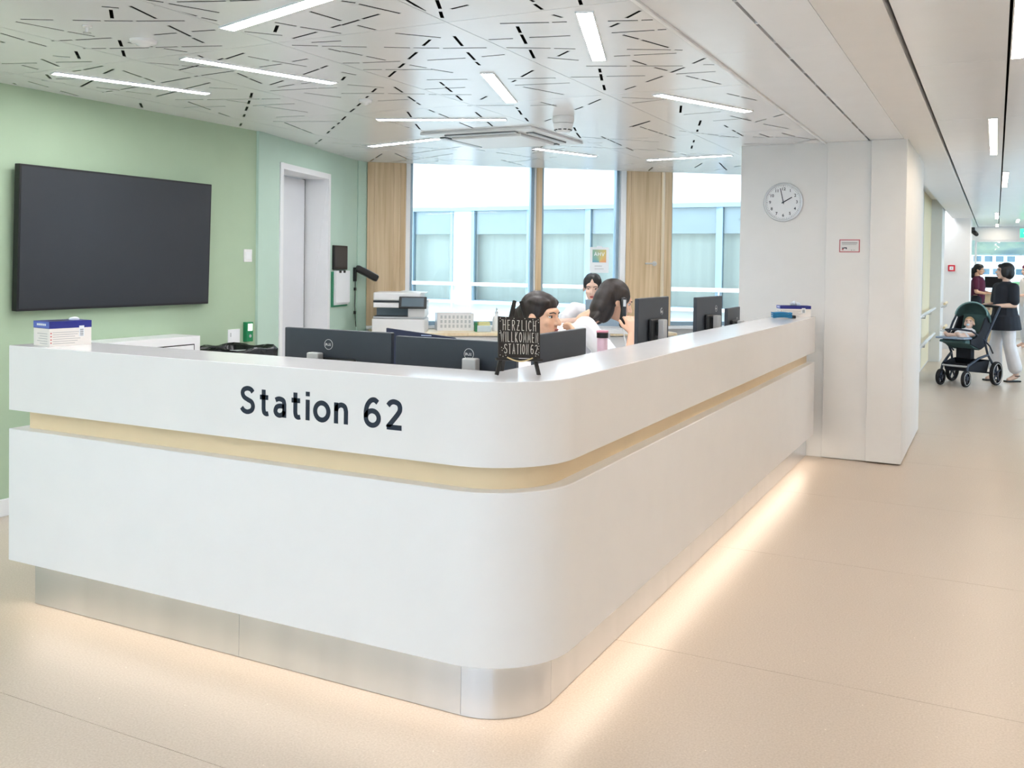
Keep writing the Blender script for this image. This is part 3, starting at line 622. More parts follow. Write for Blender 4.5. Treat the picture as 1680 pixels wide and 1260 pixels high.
for x, z in ((-.07, .19), (-.064, .185), (-.07, .18), (.07, .19), (.064, .186), (.071, .181), (-.05, .192), (-.02, .191), (.02, .192), (.05, .19), (-.07, .148), (-.072, .14), (.07, .108), (.072, .10), (.07, .09), (.072, .078), (-.065, .092), (-.058, .088), (-.063, .082), (-.07, .066), (-.06, .062), (-.05, .066), (.06, .066), (.07, .07)):
    dots.ell(Te @ Vector((x, -.0132, z)), (.0014, .0008, .0014), None, 8, 5)
dots.build('chalk_dots', M_CHALK, board)['kind'] = 'stuff'
be = MB(); n = 22
for i in range(n):
    t_ = i/(n-1); be.ell(Te @ Vector((-.045+.09*t_, -.018, .058-.012*math.sin(PI*t_))), (.0026,)*3, None, 8, 6)
be.build('bead_string', mat('bead cream', (222, 200, 150), .4), ez, smooth=True)
# ================================================================== WALL SCREEN and things on the green wall
tv = thing('wall_screen', 'large black flat screen mounted on the green wall', 'television', (-5.115, 4.325, 1.19), PI/2)
# local: x along wall (+x = further into the room is +Y world), -y into the room
Ttv = Matrix.Rotation(.045, 4, 'X')
W_, H_ = 1.50, .855
Ttv = Matrix.Translation((0, -.03, 0)) @ Matrix.Rotation(.03, 4, 'X')
MB().box(-W_/2, W_/2, -.045, 0, 0, H_, Ttv).build('housing', M_BLK, tv, bevel=.003)
MB().box(-W_/2+.012, W_/2-.012, -.0465, -.044, .014, H_-.012, Ttv).build('screen', M_TV, tv)
MB().box(-.3, .3, -.03, .0, .25, .6).build('wall_mount', M_BLK, tv)
def on_left(name, label, cat, y, z): return thing(name, label, cat, (-5.093, y, z), PI/2)
sw = on_left('light_switch', 'white light switch plate on the green wall left of the door', 'switch', 5.525, 1.54)
MB().box(-.043, .043, -.010, .002, -.048, .048).build('plate', M_PLAST, sw, bevel=.002); MB().box(-.028, .028, -.014, -.009, -.028, .028).build('rocker', M_FRAME, sw, bevel=.002)
cb = thing('wall_cabinet', 'low white cabinet with flush door against the green wall', 'cabinet', (-4.97, 4.28, 0))
MB().box(-.12, .13, -.52, .52, .0, .985).build('body', M_WHITE, cb, bevel=.003)
MB().box(.13, .1325, -.44, .46, .06, .925).build('door', M_WHITE, cb)
sm = MB(); sm.box(.13, .1315, .46, .467, .06, .932); sm.box(.13, .1315, -.447, .467, .925, .932); sm.build('door_gap', M_BLACK, cb)
bn = thing('waste_bin', 'waste bin lined with a black plastic bag by the green wall', 'bin', (-4.83, 5.13, 0), .1)
bb_ = MB(); bb_.lathe([(.15, .0), (.19, .84), (.195, .84), (.195, .85)], 4); bb_.build('bin_body', M_GREYP, bn)
bg_ = MB(); n = 36; prof = []
for k, (r, z) in enumerate(((.200, .70), (.215, .80), (.222, .875), (.212, .888), (.195, .87), (.17, .70))):
    for i in range(n):
        a = 2*PI*i/n; sq = min(1/abs(math.cos((a+PI/4) % (PI/2)-PI/4)), 1.30); w = 1+.03*math.sin(9*a+k)+.02*math.sin(17*a+2*k)
        prof.append((r*sq*math.cos(a)*w, r*sq*math.sin(a)*w, z+.008*math.sin(5*a+k)))
bg_.add(prof, [(k*n+i, k*n+(i+1) % n, (k+1)*n+(i+1) % n, (k+1)*n+i) for k in range(5) for i in range(n)])
bg_.build('bin_bag', mat('black bag', (14, 15, 18), .22, var=.2), bn, smooth=True)
gd = on_left('alarm_handset', 'small green device with lit display on the green wall above the bin', 'device', 5.52, .96)
MB().box(-.035, .035, -.04, .002, -.075, .075).build('housing', mat('green plastic', (20, 130, 80), .4), gd, bevel=.004)
MB().box(-.024, .024, -.0415, -.04, .008, .062).build('display', mat('display', (225, 245, 225), .4, emit=.8), gd)
b_ = MB(); b_.lathe([(.012, 0), (.012, .003), (.004, .004)], 16, (0, 0, 0), None); b_.v = [Vector((v.x, -.04-v.z, v.y-.032)) for v in b_.v]; b_.build('button', M_GREYP, gd)
cp = on_left('info_card', 'small white card on the green wall beside the green device', 'card', 5.385, .93)
MB().box(-.062, .062, -.006, .002, -.06, .055).build('card', M_PAPER, cp, bevel=.001); MB().box(-.04, -.03, -.007, -.006, .0, .03).build('card_mark', M_GREYP, cp)
# glove box on the left end of the counter
M_BLUE = mat('box blue', (36, 44, 130), .4); M_BLUE2 = mat('box light blue', (92, 112, 196), .4); M_RED = mat('print red', (200, 60, 70), .6)
M_GREYT = mat('print grey', (150, 150, 155), .7); M_BOXW = mat('box white', (240, 234, 228), .5)
def glove_box(loc, rot, label, l, d, h, tissue=False):
    g = thing('glove_box', label, 'box', loc, rot)
    body = MB().box(-l/2, l/2, -d/2, d/2, 0, h).build('carton', M_BOXW, g, bevel=.001)
    bd = MB().box(-l/2-.0006, l/2+.0006, -d/2-.0006, d/2+.0006, h*.72, h+.0008).build('blue_band', M_BLUE, g)
    MB().box(-l/2-.0012, -l/2-.0005, -d/2, d/2, h*.74, h).build('band_end', M_BLUE2, g)
    op = MB(); op.prism([(-l*.1+.06*math.cos(a*PI/8)*l/.24, d*.22*math.sin(a*PI/8)) for a in range(16)], h+.0008, h+.0016); op.build('opening', M_BLK, g)
    pr = MB()
    for i in range(6): pr.box(-l*.42, l*(.1+.2*((i*7) % 3)/3), -d/2-.0004, -d/2+.001, h*(.1+.09*i), h*(.1+.09*i)+.0015)
    for i in range(5): pr.box(-l/2-.0004, -l/2+.001, -d*.38, d*(.1+.25*((i*5) % 3)/3), h*(.1+.1*i), h*(.1+.1*i)+.0015)
    pr.build('small_print', M_GREYT, g)
    rd = MB()
    for i in range(4): rd.ell((-l*.46, -d/2-.0003, h*(.14+.13*i)), (.003, .0006, .003), None, 8, 5)
    rd.build('red_marks', M_RED, g)
    lb = MB().box(l*.2, l*.32, -d/2-.0012, -d/2, h*.35, h*.80).build('barcode_label', M_PAPER, g)
    bc = MB()
    for i in range(6): bc.box(l*.22, l*.30, -d/2-.0016, -d/2-.001, h*(.38+.05*i), h*(.38+.05*i)+.0015+.001*(i % 2))
    bc.build('barcode', M_BLK, g)
    ttl = MB()
    for i in range(6): ttl.box(-l/2-.0016, -l/2-.001, -d*.3+i*d*.1, -d*.3+i*d*.1+d*.07, h*.83, h*.83+.009)
    ttl.build('title_print', M_PAPER, g)
    if tissue:
        ts = MB()
        for i in range(7): a = i*.9; ts.ell((.01+.035*math.cos(a)*i/7, .015*math.sin(a), h+.012+.004*(i % 3)), (.028, .012, .018), Matrix.Rotation(a, 4, 'Z'), 8, 6)
        organic('glove', ts, .005, mat('glove white', (225, 232, 240), .7), g, 2)
    else:
        ts = MB(); ts.ell((l*.27, 0, h+.004), (.025, .018, .010)); ts.ell((l*.31, .008, h+.006), (.018, .012, .009)); organic('glove', ts, .004, mat('glove white', (225, 232, 240), .7), g, 2)
    return g
glove_box((-3.61, 2.78, 1.125), math.radians(82), 'blue and white disposable glove box on the left end of the counter', .19, .125, .105)
glove_box((-1.40, 7.58, 1.125), math.radians(25), 'blue and white glove box with a glove sticking out at the far counter end', .235, .12, .085, True)
fc = thing('folded_cloth', 'folded blue cloth lying in front of the far glove box', 'cloth', (-1.43, 7.27, 1.125), math.radians(20))
cl = MB(); 
for k in range(3):
    pts = []; n = 14
    for i in range(n+1):
        t_ = i/n; pts.append((-.07+.14*t_, .012+.014*k+.006*math.sin(PI*t_)+(.004 if i in (0, n) else 0)))
    prof = [(x, z) for x, z in pts]+[(x, z-.011) for x, z in reversed(pts)]
    cl.prism_ax(prof, -.05, .05, frame_at((0, 0, 0), (1, 0, 0), (0, 0, 1)))
cl.build('cloth_layers', mat('cloth blue', (40, 120, 165), .8, var=.1, scale=30), fc, smooth='auto')
MB().box(.06, .10, -.03, .03, 0.001, .022).build('clip', M_BLK, fc, bevel=.003)
kr = MB(); kr.tube([(.10+.03*math.cos(2*PI*i/16), .02*math.sin(2*PI*i/16), .012) for i in range(16)], .003, 6, True); kr.build('ring', M_SILV, fc, smooth=True)
#==PART4==
# ================================================================== CLOCK AND COLUMN SIGN
ck = thing('wall_clock', 'round white wall clock showing two minutes to two', 'clock', (-1.54, 7.829, 2.032))
def discY(mb, r, y0, y1, n=40, r2=None): return mb.lathe([(r, -y0), (r2 or r, -y1)], n, (0, 0, 0), Matrix.Rotation(PI/2, 4, 'X'))
d = MB(); d.lathe([(.156, 0), (.158, .02), (.152, .032), (.142, .034), (.138, .024), (.138, .0)], 48, (0, 0, 0), Matrix.Rotation(PI/2, 4, 'X')); d.build('rim', mat('clock rim', (216, 220, 224), .3, metal=.3), ck, smooth='auto')
d = MB(); d.lathe([(.1385, .0), (.1385, .018)], 48, (0, 0, 0), Matrix.Rotation(PI/2, 4, 'X')); face = d.build('dial', M_PAPER, ck)
for i in range(1, 13):
    a = i*PI/6; text('numeral', str(i), .033, M_NAVY, face, frame_at((.106*math.sin(a), -.0185, .106*math.cos(a)), (1, 0, 0), (0, 0, 1)), .0004, bold=.0006)
tk = MB()
for i in range(60):
    a = i*PI/30; T = Matrix.Rotation(a, 4, 'Y'); w = .0016 if i % 5 == 0 else .0008; tk.box(-w, w, -.019, -.0175, .126, .134, T)
tk.build('minute_marks', M_NAVY, face)['kind'] = 'stuff'
for nm, a, l, w, yy_ in (('minute_hand', -12.5, .115, .0028, -.023), ('hour_hand', 60, .078, .0038, -.021)):
    T = Matrix.Rotation(math.radians(a), 4, 'Y'); MB().box(-w, w, yy_, yy_+.0015, -.015, l, T).build(nm, M_NAVY, ck)
d = MB(); d.lathe([(.006, .018), (.006, .026)], 16, (0, 0, 0), Matrix.Rotation(PI/2, 4, 'X')); d.build('hub', M_NAVY, ck)
sg = thing('notice_plate', 'small notice plate with red border on the white column', 'sign', (-1.025, 7.809, 1.682))
M_RB = mat('red border', (190, 96, 108), .6)
MB().box(-.076, .076, -.004, 0, -.05, .05).build('border', M_RB, sg); MB().box(-.069, .069, -.0048, -.0038, -.043, .043).build('plate', mat('plate grey', (222, 222, 222), .6), sg)
p = MB(); p.box(-.058, .058, -.0054, -.0047, .020, .027); p.box(-.056, .052, -.0054, -.0047, .009, .013); p.box(.012, .02, -.0054, -.0047, -.036, -.03); p.box(.026, .042, -.0054, -.0047, -.034, -.031)
p.build('printed_lines', M_GREYT, sg)
p = MB(); p.box(-.056, -.04, -.0054, -.0047, -.022, -.014); p.box(-.042, -.02, -.0054, -.0047, -.02, -.012); p.box(-.026, -.019, -.0054, -.0047, -.026, -.012); p.build('printed_picture', M_NAVY, sg)
MB().box(-.056, -.044, -.0054, -.0047, -.034, -.023).build('printed_patch', M_RB, sg)
# ================================================================== CEILING FIXTURES
ac = thing('ceiling_vent', 'square white air conditioning outlet on the ceiling before the windows', 'air vent', (-3.475, 6.63, H_C-.03))
a_ = MB(); a_.prism([(-.475, -.475), (.475, -.475), (.475, .475), (-.475, .475)], .012, .03); a_.build('frame', M_PLAST, ac, bevel=.004)
MB().box(-.30, .30, -.30, .30, -.012, .012).build('centre_panel', M_PLAST, ac, bevel=.008)
for k in range(4):
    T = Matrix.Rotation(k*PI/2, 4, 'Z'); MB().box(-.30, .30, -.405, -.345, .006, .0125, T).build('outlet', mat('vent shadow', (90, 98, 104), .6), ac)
    MB().box(-.30, .30, -.40, -.36, .0, .006, T @ Matrix.Rotation(0, 4, 'X')).build('louvre', M_GREYP, ac)
for nm, lb, cat, x, y, sc in (('smoke_detector', 'white dome smoke detector hanging from the ceiling', 'smoke detector', -2.62, 5.86, 1.0), ('ceiling_speaker', 'flat round white disc on the ceiling above the wall screen', 'speaker', -3.488, 3.10, .8), ('sprinkler', 'tiny round sprinkler head on the ceiling at the top left', 'sprinkler', -3.497, 2.807, .25), ('motion_sensor', 'small round white sensor on the ceiling near the wooden pillar', 'sensor', -3.478, 4.798, .55)):
    t = thing(nm, lb, cat, (x, y, H_C))
    if nm == 'smoke_detector':
        MB().lathe([(.072, 0), (.074, -.02), (.068, -.045)], 32).build('base', M_PLAST, t, smooth='auto'); MB().lathe([(.066, -.047), (.062, -.075), (.045, -.10), (.042, -.104)], 32).build('dome', M_PLAST, t, smooth='auto')
        q = MB()
        for i in range(10):
            T = Matrix.Rotation(i*PI/5, 4, 'Z'); q.box(-.010, .010, -.0605, -.046, -.093, -.087, T)
        q.build('vents', M_BLK, t)
    elif nm == 'sprinkler':
        MB().lathe([(.02, 0), (.02, -.006), (.008, -.008), (.006, -.03)], 16).build('base', M_PLAST, t, smooth='auto'); MB().lathe([(.016, -.03), (.016, -.033)], 16).build('deflector', M_SILV, t)
    else:
        MB().lathe([(.075*sc, 0), (.072*sc, -.012), (.06*sc, -.018)], 32).build('base', M_PLAST, t, smooth='auto'); MB().lathe([(.045*sc, -.018), (.03*sc, -.028), (.01*sc, -.032)], 32).build('lens', M_PLAST, t, smooth='auto')
# ================================================================== DOOR WALL THINGS
def on_door(name, label, cat, s, z): return thing(name, label, cat, tuple(A1+u1*s+n1*.001+Vector((0, 0, z))), math.atan2(u1.y, u1.x))
dp = on_door('tablet_panel', 'small dark wall display in a black frame beside the door', 'display', 1.615, 1.545)
MB().box(-.165, .165, -.02, 0, -.115, .11).build('frame', M_BLK, dp, bevel=.003); MB().box(-.15, .15, -.0215, -.0195, -.09, .095).build('screen', M_TV, dp)
pp = on_door('paper_stack', 'white papers hanging on a green clipboard below the dark wall display', 'papers', 1.63, 1.42)
MB().box(-.20, .17, -.012, 0, -.335, -.01).build('clipboard', mat('green board', (40, 130, 95), .5), pp)
for k in range(3):
    MB().box(-.165+.005*k, .185, -.018-.007*k, -.0135-.007*k, -.32+.01*k, 0).build('sheet', M_PAPER, pp)
for k in range(2): MB().box(-.08+.1*k, -.04+.1*k, -.038, 0, -.02, .004).build('clip', M_BLK, pp)
ls = on_door('wall_lamp', 'black swivel lamp on a wall bracket near the wooden pillar', 'lamp', 1.985, 1.40)
MB().box(-.012, .012, -.03, 0, -.085, .05).build('bracket', M_BLK, ls, bevel=.003)
hdm = MB(); Th = Matrix.Translation((0, -.03, .05)) @ Matrix.Rotation(math.radians(-52), 4, 'Z') @ Matrix.Rotation(math.radians(27), 4, 'Y')
hdm.box(0, .24, -.04, .04, -.035, .03, Th); hdm.build('lamp_head', M_BLK, ls, bevel=.015)
MB().box(.06, .225, -.03, .03, .0302, .0325, Th).build('top_plate', mat('blue grey metal', (110, 140, 175), .3), ls)
MB().tube([(0, -.02, -.085), (.005, -.018, -.2), (-.004, -.018, -.33), (.01, -.02, -.45), (.03, -.02, -.53)], .0045).build('cord', M_BLK, ls, smooth=True)
for z in (-.16, -.39): MB().box(-.009, .009, -.028, -.008, z-.015, z+.015).build('cord_clip', M_BLK, ls)
# ================================================================== BACK COUNTER, PRINTER, SMALL THINGS
CZ = .84
bc = thing('back_counter', 'low pale wooden counter running along the window wall', 'counter', (0, 0, 0))
Mw = M2
wbox(Mw, .02, 3.05, CZ-.03, CZ, .07, .62).build('top', M_WOODL, bc, bevel=.003)
for i in range(4):
    c_ = wbox(Mw, .03+i*.755, .03+i*.755+.75, .0, CZ-.031, .10, .58).build('unit', M_PLAST, bc)
    wbox(Mw, .04+i*.755, .03+i*.755+.74, .08, CZ-.04, .58, .597).build('door', M_PLAST, bc, bevel=.002)
pr = thing('printer', 'white office printer with a dark tilting touch screen under the wooden pillar', 'printer', tuple(M2 @ Vector((.33, CZ, .36))), math.radians(27))
# local: -y is the front (towards the viewer)
k = 1.0
MB().box(-.26, .24, -.22, .2, 0, .13).build('paper_drawer', M_PLAST, pr, bevel=.006)
MB().box(-.25, .23, -.21, .19, .134, .15).build('base_body', M_GREYP, pr)
MB().box(.08, .24, -.21, .19, .15, .235).build('side_body', M_PLAST, pr, bevel=.004)
MB().box(-.24, .08, -.05, .19, .15, .235).build('output_bay', mat('bay grey', (120, 136, 145), .5), pr)
MB().box(-.24, .08, -.2, -.05, .148, .156).build('output_tray', M_BLK, pr)
MB().box(-.25, .24, -.21, .2, .235, .285).build('scanner_body', M_PLAST, pr, bevel=.005)
MB().box(-.25, .05, -.214, -.2, .285, .302).build('dark_band', M_BLK, pr)
MB().box(-.25, .24, -.2, .2, .285, .302).build('scanner_neck', M_GREYP, pr)
MB().box(-.25, .20, -.215, .2, .302, .38).build('document_feeder', M_PLAST, pr, bevel=.012)
MB().box(-.02, .22, -.15, .12, .385, .392, Matrix.Rotation(.05, 4, 'Y')).build('feeder_tray', M_PLAST, pr)
Tp = Matrix.Translation((.13, -.255, .285)) @ Matrix.Rotation(-.35, 4, 'X')
MB().box(-.13, .13, -.015, .015, -.055, .06, Tp).build('control_panel', M_BLK, pr, bevel=.006); MB().box(-.105, .105, -.0165, -.0145, -.04, .045, Tp).build('touch_screen', mat('touch screen', (92, 108, 118), .25), pr)
def on_counter(name, label, cat, s, t, rot=0): return thing(name, label, cat, tuple(M2 @ Vector((s, CZ, t))), math.atan2(u2.y, u2.x)+rot)
ct = on_counter('plastic_crate', 'white perforated plastic crate on the back counter by the window', 'crate', .86, .20)
for x0, x1, y0, y1, z0, z1 in ((-.18, .18, -.11, -.105, 0, .17), (-.18, .18, .105, .11, 0, .17), (-.18, -.175, -.105, .105, 0, .17), (.175, .18, -.105, .105, 0, .17), (-.175, .175, -.105, .105, 0, .005)):
    MB().box(x0, x1, y0, y1, z0, z1).build('crate_panel', M_PLAST, ct)
q = MB()
for i in range(8):
    for j in range(3): q.box(-.15+i*.04, -.13+i*.04, -.1115, -.109, .03+j*.045, .06+j*.045)
q.build('perforations', M_GREYP, ct)['kind'] = 'stuff'
nt = on_counter('note_tray', 'grey tray holding yellow notes with a green edge on the back counter', 'tray', 1.12, .42)
MB().box(-.07, .07, -.05, .05, 0, .06).build('tray', mat('tray blue grey', (190, 205, 212), .4), nt, bevel=.006)
for i in range(3): MB().box(-.055, .06, -.04+.01*i, .03, .06+.012*i, .071+.012*i, Matrix.Rotation(.1*i, 4, 'Z')).build('note_pad', mat('yellow paper', (220, 216, 160), .8), nt)
MB().box(-.085, -.07, -.05, .05, .0, .085).build('green_folder', mat('green card', (20, 120, 70), .6), nt); MB().box(-.085, .02, .05, .056, .0, .088).build('green_folder', MATS['green card'], nt)
bt = on_counter('pump_bottle', 'white disinfectant pump bottle on the back counter', 'bottle', 1.26, .36)
MB().lathe([(.038, 0), (.040, .01), (.040, .12), (.03, .15), (.014, .158), (.014, .175)], 24).build('bottle', M_PLAST, bt, smooth='auto')
b2 = MB(); b2.lathe([(.016, .175), (.016, .195), (.005, .197), (.005, .225)], 16); b2.tube([(0, 0, .225), (.0, -.02, .228), (0, -.05, .218)], .006); b2.build('pump', M_GREYP, bt, smooth='auto')
pl = on_counter('succulent', 'tiny green plant on the back counter right of the pump bottle', 'plant', 1.37, .40)
lf = MB()
for i in range(14):
    a = i*2.4; r = .012+.002*i; lf.ell((math.cos(a)*r*.6, math.sin(a)*r*.6, .018), (.018, .006, .004), Matrix.Rotation(a, 4, 'Z') @ Matrix.Rotation(-.6, 4, 'Y'), 8, 5)
lf.build('leaves', mat('leaf green', (60, 130, 70), .6), pl, smooth=True); MB().lathe([(.018, 0), (.022, .016)], 16).build('pot', M_GREYP, pl)
bw = on_counter('bowl', 'beige bowl with a spoon and a grey napkin on the back counter', 'bowl', 1.70, .42)
MB().lathe([(.035, 0), (.062, .035), (.068, .05), (.064, .05), (.055, .03), (.02, .012)], 28).build('dish', mat('bowl beige', (214, 196, 172), .5), bw, smooth='auto')
q = MB(); q.box(-.13, .07, -.05, .05, .052, .056, Matrix.Rotation(.06, 4, 'Y')); q.build('napkin', mat('napkin grey', (168, 182, 196), .8), bw)
q = MB(); q.tube([(-.26, -.02, .01), (-.12, -.02, .02), (-.05, -.01, .06)], .006); q.build('spoon', M_SILV, bw, smooth=True)
# navy poster board and pink cup on the desk
nb = thing('display_folder', 'dark navy folder standing between the two front monitors', 'folder', (-2.14, 3.40, .745), .0)
pts = [(-.20, 0), (.17, 0), (.17, .40), (.165, .43), (.14, .448), (-.20, .474)]
MB().prism_ax(pts, -.006, .006, frame_at((0, 0, 0), (1, 0, 0), (0, 0, 1))).build('cover', mat('folder navy', (18, 24, 52), .4), nb, bevel=.002)
q = MB()
for i, (x, z) in enumerate(((-.06, .40), (-.05, .37), (.0, .43), (.02, .425), (-.065, .33), (-.07, .30), (.03, .42))): q.ell((x, -.007, z), (.006+.002*(i % 3), .001, .006), None, 8, 5)
q.box(-.02, .03, -.0075, -.006, .449, .452); q.box(-.085, -.06, -.0075, -.006, .345, .352); q.build('printed_stars', mat('pale print', (190, 200, 225), .6), nb)
MB().box(-.09, .17, .006, .12, 0, .004).build('foot', MATS['folder navy'], nb)
cu = thing('drinking_bottle', 'pink drinking cup with dark lid behind the corner monitor', 'cup', (-1.745, 4.42, .745))
MB().lathe([(.022, 0), (.026, .37), (.026, .395)], 24).build('cup', mat('pale pink', (226, 196, 212), .5), cu, smooth='auto')
MB().lathe([(.029, .395), (.029, .42)], 24).build('lid', M_BLK, cu, smooth='auto'); MB().box(-.026, .026, -.02, .02, .42, .432).build('lid_handle', mat('pink rubber', (220, 150, 170), .6), cu, bevel=.004)
# poster on the window
ps = thing('window_poster', 'white paper poster with colourful AHV print hung on the window pane', 'poster', tuple(M2 @ Vector((2.44, 1.57, -.098))), math.atan2(u2.y, u2.x))
MB().box(-.105, .105, -.003, -.001, -.145, .125).build('sheet', M_PAPER, ps); MB().box(-.03, .03, -.004, -.0005, .125, .138).build('tape', M_PAPER, ps)
def rainbow():
    m = bpy.data.materials.new('poster print'); m.use_nodes = True; t = m.node_tree; b = t.nodes['Principled BSDF']
    tc = t.nodes.new('ShaderNodeTexCoord'); g = t.nodes.new('ShaderNodeTexGradient'); g.gradient_type = 'RADIAL'; r = t.nodes.new('ShaderNodeValToRGB'); mp = t.nodes.new('ShaderNodeMapping')
    mp.inputs['Rotation'].default_value = (PI/2, 0, 0); mp.inputs['Location'].default_value = (0, -.03, 0)
    t.links.new(tc.outputs['Object'], mp.inputs[0]); t.links.new(mp.outputs[0], g.inputs[0]); t.links.new(g.outputs[0], r.inputs[0]); t.links.new(r.outputs[0], b.inputs['Base Color'])
    e = r.color_ramp.elements; cols = [(110, 170, 190), (150, 190, 170), (225, 205, 130), (240, 170, 120), (150, 165, 200), (90, 150, 190), (110, 170, 190)]
    e[0].color = srgb(*cols[0]); e[1].color = srgb(*cols[-1])
    for i in range(1, 6): n = e.new(i/6); n.color = srgb(*cols[i])
    return m
MB().box(-.075, .075, -.0036, -.0029, -.035, .10).build('print', rainbow(), ps)
strokes('letter', 'AHV', .036, .95, .0075, .2, M_PAPER, ps, frame_at((-.055, -.0037, .035), (1, 0, 0), (0, 0, 1)), width=.11, t=(0, .0006))
q = MB(); q.box(-.05, .03, -.0036, -.0029, -.075, -.071); q.box(-.05, .05, -.0036, -.0029, -.10, -.098); q.box(-.05, .05, -.0036, -.0029, -.11, -.108); q.build('printed_lines', M_GREYT, ps)
# ================================================================== CORRIDOR THINGS
def handrail(z, label):
    t = thing('handrail', label, 'handrail', (0, 0, 0), 0, 'corridor handrails')
    MB().tube([(-.88, 12.4, z), (-.88, 16.95, z)], .022, 12).build('rail', M_FRAME, t, smooth='auto')
    for y in (13.2, 14.6, 16.0): MB().tube([(-.88, y, z-.02), (-.88, y, z-.06), (-.96, y, z-.06)], .009, 8).build('bracket', M_SILV, t, smooth='auto')
handrail(.88, 'upper white handrail on the wooden corridor wall'); handrail(.47, 'lower white handrail on the wooden corridor wall')
def handrail2(z, label):
    t = thing('handrail', label, 'handrail', (0, 0, 0), 0, 'corridor handrails')
    MB().tube([(-.74, 17.05, z), (-.74, 17.85, z)], .022, 12).build('rail', M_WOODL, t, smooth='auto')
    for y in (17.2, 17.7): MB().tube([(-.74, y, z-.02), (-.74, y, z-.06), (-.80, y, z-.06)], .009, 8).build('bracket', M_SILV, t, smooth='auto')
handrail2(.95, 'short upper handrail on the corridor pier'); handrail2(.56, 'short lower handrail on the corridor pier')
fa = thing('fire_alarm', 'red square fire alarm button on the white corridor wall', 'alarm', (-.755, 19.848, 1.545))
MB().box(-.06, .06, -.03, .0, -.06, .06).build('housing', mat('alarm red', (205, 40, 60), .4), fa, bevel=.006); MB().box(-.034, .034, -.033, -.029, -.034, .034).build('glass_plate', M_FRAME, fa); MB().box(-.01, .01, -.036, -.032, -.01, .01).build('button', M_GREYP, fa)
cm = thing('security_camera', 'small black camera under the beam at the corridor end', 'camera', (-.415, 20.6, 2.30))
MB().box(-.03, .03, -.05, .05, -.04, .05).build('mount', M_BLK, cm, bevel=.01); q = MB(); q.cap((0, 0, -.03), .045, (.06, -.08, -.09), .04); q.build('camera_body', M_BLK, cm, smooth=True)
ex = thing('exit_sign', 'green illuminated exit sign hanging from the corridor ceiling', 'sign', (.56, 21.6, 2.27))
MB().box(-.15, .15, -.015, .015, -.09, .09).build('panel', mat('exit green', (40, 190, 140), .4, emit=.9), ex); MB().tube([(0, 0, .09), (0, 0, .23)], .006).build('rod', M_SILV, ex)
q = MB(); q.prism_ax([(-.09, 0), (-.04, .05), (-.04, .02), (.03, .02), (.03, -.02), (-.04, -.02), (-.04, -.05)], .0155, .017, frame_at((0, 0, 0), (1, 0, 0), (0, 0, 1))); q.build('arrow', mat('exit white', (245, 255, 250), .4, emit=.9), ex)
# end window
we2 = MB(); we2.box(-.55, 2.2, 24.0, 24.2, 0, .30); we2.box(-.55, 2.2, 24.0, 24.2, 2.20, H_C+.2); we2.box(1.9, 2.2, 24.0, 24.2, .3, 2.2)
struct(we2.build('wall_end', M_WALL))
w4 = sempty('window_4'); f = MB(); f.box(-.445, -.40, 24.02, 24.1, .3, 2.2); f.box(1.86, 1.9, 24.02, 24.1, .3, 2.2); f.box(-.40, 1.86, 24.02, 24.1, .3, .34); f.box(-.40, 1.86, 24.02, 24.1, 2.16, 2.2); f.box(.72, .76, 24.02, 24.1, .34, 2.16)
f.build('window_frame', M_FRAME, w4)
MB().box(-.40, .72, 24.055, 24.065, .34, 2.16).build('pane', M_GLASS, w4); MB().box(.76, 1.86, 24.055, 24.065, .34, 2.16).build('pane', M_GLASS, w4)
fk = thing('corridor_counter', 'beige counter at the end of the corridor behind the woman', 'counter', (-.05, 22.9, 0))
MB().box(-.26, .30, -.3, .3, 0, 1.0).build('body', M_WOODL, fk); MB().box(-.30, .34, -.34, .34, 1.0, 1.04).build('top', M_GREYP, fk, bevel=.004)
fm = thing('counter_monitor', 'black monitor standing on the far corridor counter', 'monitor', (-.03, 22.85, 1.04), -.3)
MB().box(-.19, .19, -.012, .012, .1, .34).build('housing', M_BLK, fm, bevel=.004); MB().box(-.03, .03, 0, .03, 0, .2).build('stand', M_BLK, fm); MB().box(-.1, .1, -.06, .08, 0, .012).build('base', M_BLK, fm)
#==PART5==
# ================================================================== OUTSIDE
M_FAC = mat('facade white', (226, 226, 226), .6, var=.01); M_BLIND = mat('pale blind', (218, 218, 200), .7, var=.06, scale=2, stretch=(6, 1, .1)); M_SPAN = mat('spandrel pale', (208, 214, 212), .4, var=.02)
struct(MB().box(-26, -1.7, 10.9, 30, -.2, -.06).build('floor_terrace', mat('terrace', (215, 216, 214), .8)))
fb = thing('opposite_building', 'white building with a glazed facade across the courtyard', 'building', (0, 16.5, 0))
MB().box(-16, -1.75, 0.1, 6, -.06, .72).build('base_wall', M_SPAN, fb)
MB().box(-16, -1.75, 0, 6, 2.62, 6.5).build('upper_wall', M_FAC, fb)
MB().box(-16, -1.75, .35, .6, .72, 2.62).build('blind', M_BLIND, fb)
MB().box(-16, -1.75, -.03, .1, 2.56, 2.64).build('lintel', M_ALU, fb)
MB().box(-16, -1.75, .1, .36, 2.1, 2.60).build('blind_box', M_SPAN, fb)
MXS = [-15.2, -13.6, -12.0, -10.80, -9.80, -9.36, -8.08, -6.86, -5.6, -4.36, -3.1, -1.8]
for a, b in zip(MXS, MXS[1:]):
    if abs(a+9.80) < .01: MB().box(a, b, .06, .3, .74, 2.56).build('wall_panel', M_FAC, fb); continue
    w = MB().box(a, a+.07, .0, .12, .72, 2.56)
    w.box(a+.07, b-.05, .02, .1, .72, .78); w.box(b-.05, b, .02, .1, .72, 2.56)
    w = w.build('window', M_ALU, fb); MB().box(a+.07, b-.05, .06, .07, .78, 2.56).build('pane', M_GLASS, w)
for z, t in ((1.10, .035), (.74, .03), (.40, .02)): MB().box(-16, -1.75, -.05, -.0, z-t, z+t).build('rail', M_FAC, fb)
